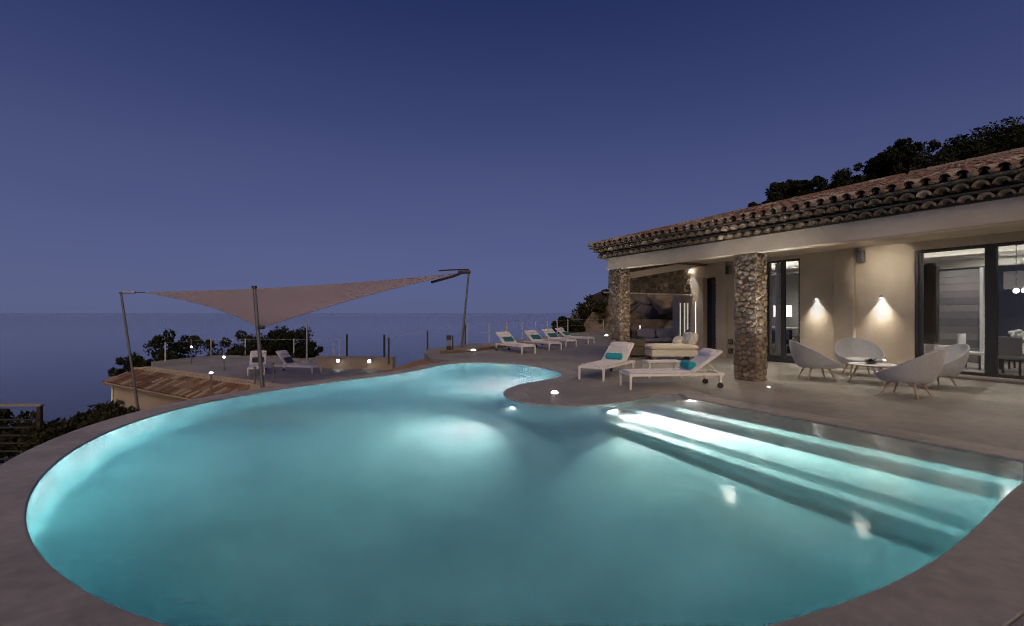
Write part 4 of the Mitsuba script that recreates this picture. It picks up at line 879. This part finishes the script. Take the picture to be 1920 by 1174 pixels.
wl_ = thing('bracket_lamp', 'small dark lamp on an arm on the wall of the outbuilding', 'lamp'); part(wl_, 'arm', ptl(rod((.15, -1.451, -2.30), (.75, -1.60, -2.24), .02)), 'dark_metal'); part(wl_, 'head', ptl(lathe([(0, 0), (.13, -.06), (.13, -.16), (0, -.16)], 12).apply_translation([.85, -1.62, -2.14])), 'dark_metal', smooth=40)
part(wl_, 'plate', ptl(box(.08, .22, -1.47, -1.451, -2.4, -2.2)), 'dark_metal')
# dark timber pergola and steps at the lower left
pg = thing('slat_screen', 'dark timber slat screen with a thin pale top beam at the lower left', 'fence')
part(pg, 'top_beam', cbox(-19.5, -14.35, 14.6, 14.75, -1.33, -1.26, .01), 'timber_pale')
for x in (-19.3, -16.9, -14.45): part(pg, 'post', cbox(x - .06, x + .06, 14.63, 14.74, -6.0, -1.332, .01), 'timber_dark')
for k in range(10): part(pg, 'slat', cbox(-19.5, -14.4, 14.58, 14.62, -1.75 - k * .24, -1.70 - k * .24, .008), 'timber_dark')
# ------------------------------------------------------------------ trees and shrubs
def foliage(c, rad, n, leaf, seed, squash=0.85, clumps=30):
    r = np.random.default_rng(seed); cc = r.normal(0, .42, (clumps, 3)); cc *= np.minimum(1, .80 / np.linalg.norm(cc, axis=1))[:, None] * rad; cc[:, 2] *= squash; cr = r.uniform(.13, .34, clumps) * rad
    k = r.integers(0, clumps, n); d = r.normal(0, 1, (n, 3)); d /= np.linalg.norm(d, axis=1, keepdims=True)
    p = cc[k] + d * (cr[k] * r.uniform(.35, 1.05, n) ** .6)[:, None] + c
    a = r.normal(0, 1, (n, 3)); a /= np.linalg.norm(a, axis=1, keepdims=True); b = np.cross(a, r.normal(0, 1, (n, 3))); b /= np.linalg.norm(b, axis=1, keepdims=True)
    s = leaf * r.uniform(.6, 1.4, n)[:, None]
    vv = np.stack([p - a * s, p + b * s * .45, p + a * s, p - b * s * .45], 1).reshape(-1, 3); i = np.arange(n) * 4
    return trimesh.Trimesh(vv, np.vstack([np.stack([i, i + 1, i + 2], 1), np.stack([i, i + 2, i + 3], 1)]), process=False), cc + c
def tree(name, label, group, x, y, z, h, rad, n, leaf, seed, leafm, trunk=0.5, squash=.85):
    t = thing(name, label, 'tree' if 'tree' in name else 'shrub', group); r = np.random.default_rng(seed); c = np.array([x, y, z + h - rad * squash])
    fm, cl = foliage(c, rad, n, leaf, seed, squash)
    tr = [rod((x, y, z - .5), (x + r.uniform(-.1, .1), y, c[2] - rad * .3), .035 * h, .022 * h, 7)]
    for q in cl[:12]: tr.append(rod((x, y, z + (c[2] - z) * r.uniform(.35, .85)), q, .014 * h, .004 * h, 5))
    part(t, 'trunk', cat(tr), 'bark'); part(t, 'crown', fm, leafm)
def hz(x, y): return float(hill(np.array([[x]]), np.array([[y]]))[0, 0])
ORD = 'first second third fourth fifth sixth seventh eighth ninth tenth eleventh twelfth thirteenth fourteenth'.split()
GT_ = 'dark trees on the hill above the villa roof'
sky_trees = [(1425, 372, 46, 1.2), (1470, 338, 47, 1.7), (1516, 330, 45, 1.6), (1580, 322, 46, 2.0), (1622, 300, 48, 2.3), (1660, 290, 47, 2.0), (1686, 264, 45, 1.8), (1728, 282, 44, 2.6), (1765, 252, 46, 3.0), (1800, 262, 43, 2.6), (1850, 228, 45, 3.6), (1893, 238, 44, 2.8), (1935, 214, 42, 3.4), (1990, 210, 44, 3.6)]
for k, (px, py, Y, rad) in enumerate(sky_trees):
    X = (px - 960) / 900 * Y; zt = 1.5 + (588 - py) / 900 * Y; zg = min(hz(X, Y), zt - rad * 1.6)
    tree('hill_tree', f'dark evergreen tree above the villa roof, {ORD[k]} from the left in the front row', GT_, round(X, 2), Y, zg, zt - zg, rad, 3600, .17, 100 + k, f'leaf_{k % 3}', squash=.8 if k % 4 else 1.15)
for k, (px, py, Y) in enumerate(((1590, 345, 50), (1640, 325, 51), (1720, 300, 50), (1790, 275, 49), (1870, 260, 50))):
    X = (px - 960) / 900 * Y; zt = 1.5 + (588 - py) / 900 * Y
    tree('hill_tree', f'dark evergreen tree in the back row above the villa roof, {ORD[k]} from the left', GT_, round(X, 2), Y, zt - 7, 7, 3.0, 3600, .19, 140 + k, f'leaf_{(k + 1) % 3}')
for k, (x, y, zb, h, rad, n, nm, lab) in enumerate((
        (-19.4, 27.6, -3.2, 3.8, 1.5, 3400, 'shrub', 'dark shrub behind the left corner of the lower deck'),
        (-17.9, 31.0, -4.2, 4.8, 2.1, 4200, 'small_tree', 'dark bushy tree behind the deck railing, left of the middle sail pole'),
        (-15.0, 30.0, -4.4, 4.9, 1.9, 4200, 'small_tree', 'dark bushy tree behind the middle sail pole'),
        (-14.4, 31.5, -4.4, 5.1, 1.7, 3800, 'small_tree', 'dark bushy tree just right of the middle sail pole'),
        (-16.4, 33.5, -4.6, 4.9, 2.0, 3800, 'small_tree', 'broad dark tree farthest behind the lower deck'),
        (-11.7, 27.5, -3.2, 3.2, 1.0, 2600, 'shrub', 'dark shrub behind the right lounger of the lower deck'),
        (-20.0, 25.4, -3.4, 2.9, 1.1, 2200, 'shrub', 'small dark shrub at the far left above the tiled roof corner'),
        (-12.6, 14.6, -4.2, 3.1, 1.6, 4200, 'shrub', 'dark shrub below the pool edge beside the timber slat screen'),
        (-11.0, 13.0, -4.2, 2.7, 1.5, 4000, 'shrub', 'dark shrub close under the left pool edge'),
        (-14.0, 15.8, -4.3, 3.1, 1.7, 4200, 'shrub', 'dark shrub behind the right post of the slat screen'),
        (-16.6, 16.3, -4.6, 3.1, 1.7, 4200, 'shrub', 'dark shrub behind the slat screen, left of its right post'),
        (-18.4, 15.9, -4.6, 3.2, 1.6, 4200, 'shrub', 'dark shrub behind the slat screen at the left edge of the picture'),
        (4.6, 41.0, -2.2, 3.6, 1.7, 3000, 'shrub', 'dark shrub at the far end of the terrace railing'),
        (7.2, 43.0, -1.2, 4.2, 1.9, 3000, 'shrub', 'dark shrub on the rocky slope left of the far pillar'),
        (9.8, 44.5, 0.4, 4.2, 1.8, 3000, 'shrub', 'dark shrub on the rocky slope behind the far pillar'))):
    tree(nm, lab, None, x, y, zb, h, rad, n, .10 if y < 40 else .15, 200 + k, f'leaf_{k % 3}', squash=.9)
print(len(scene), 'entries')
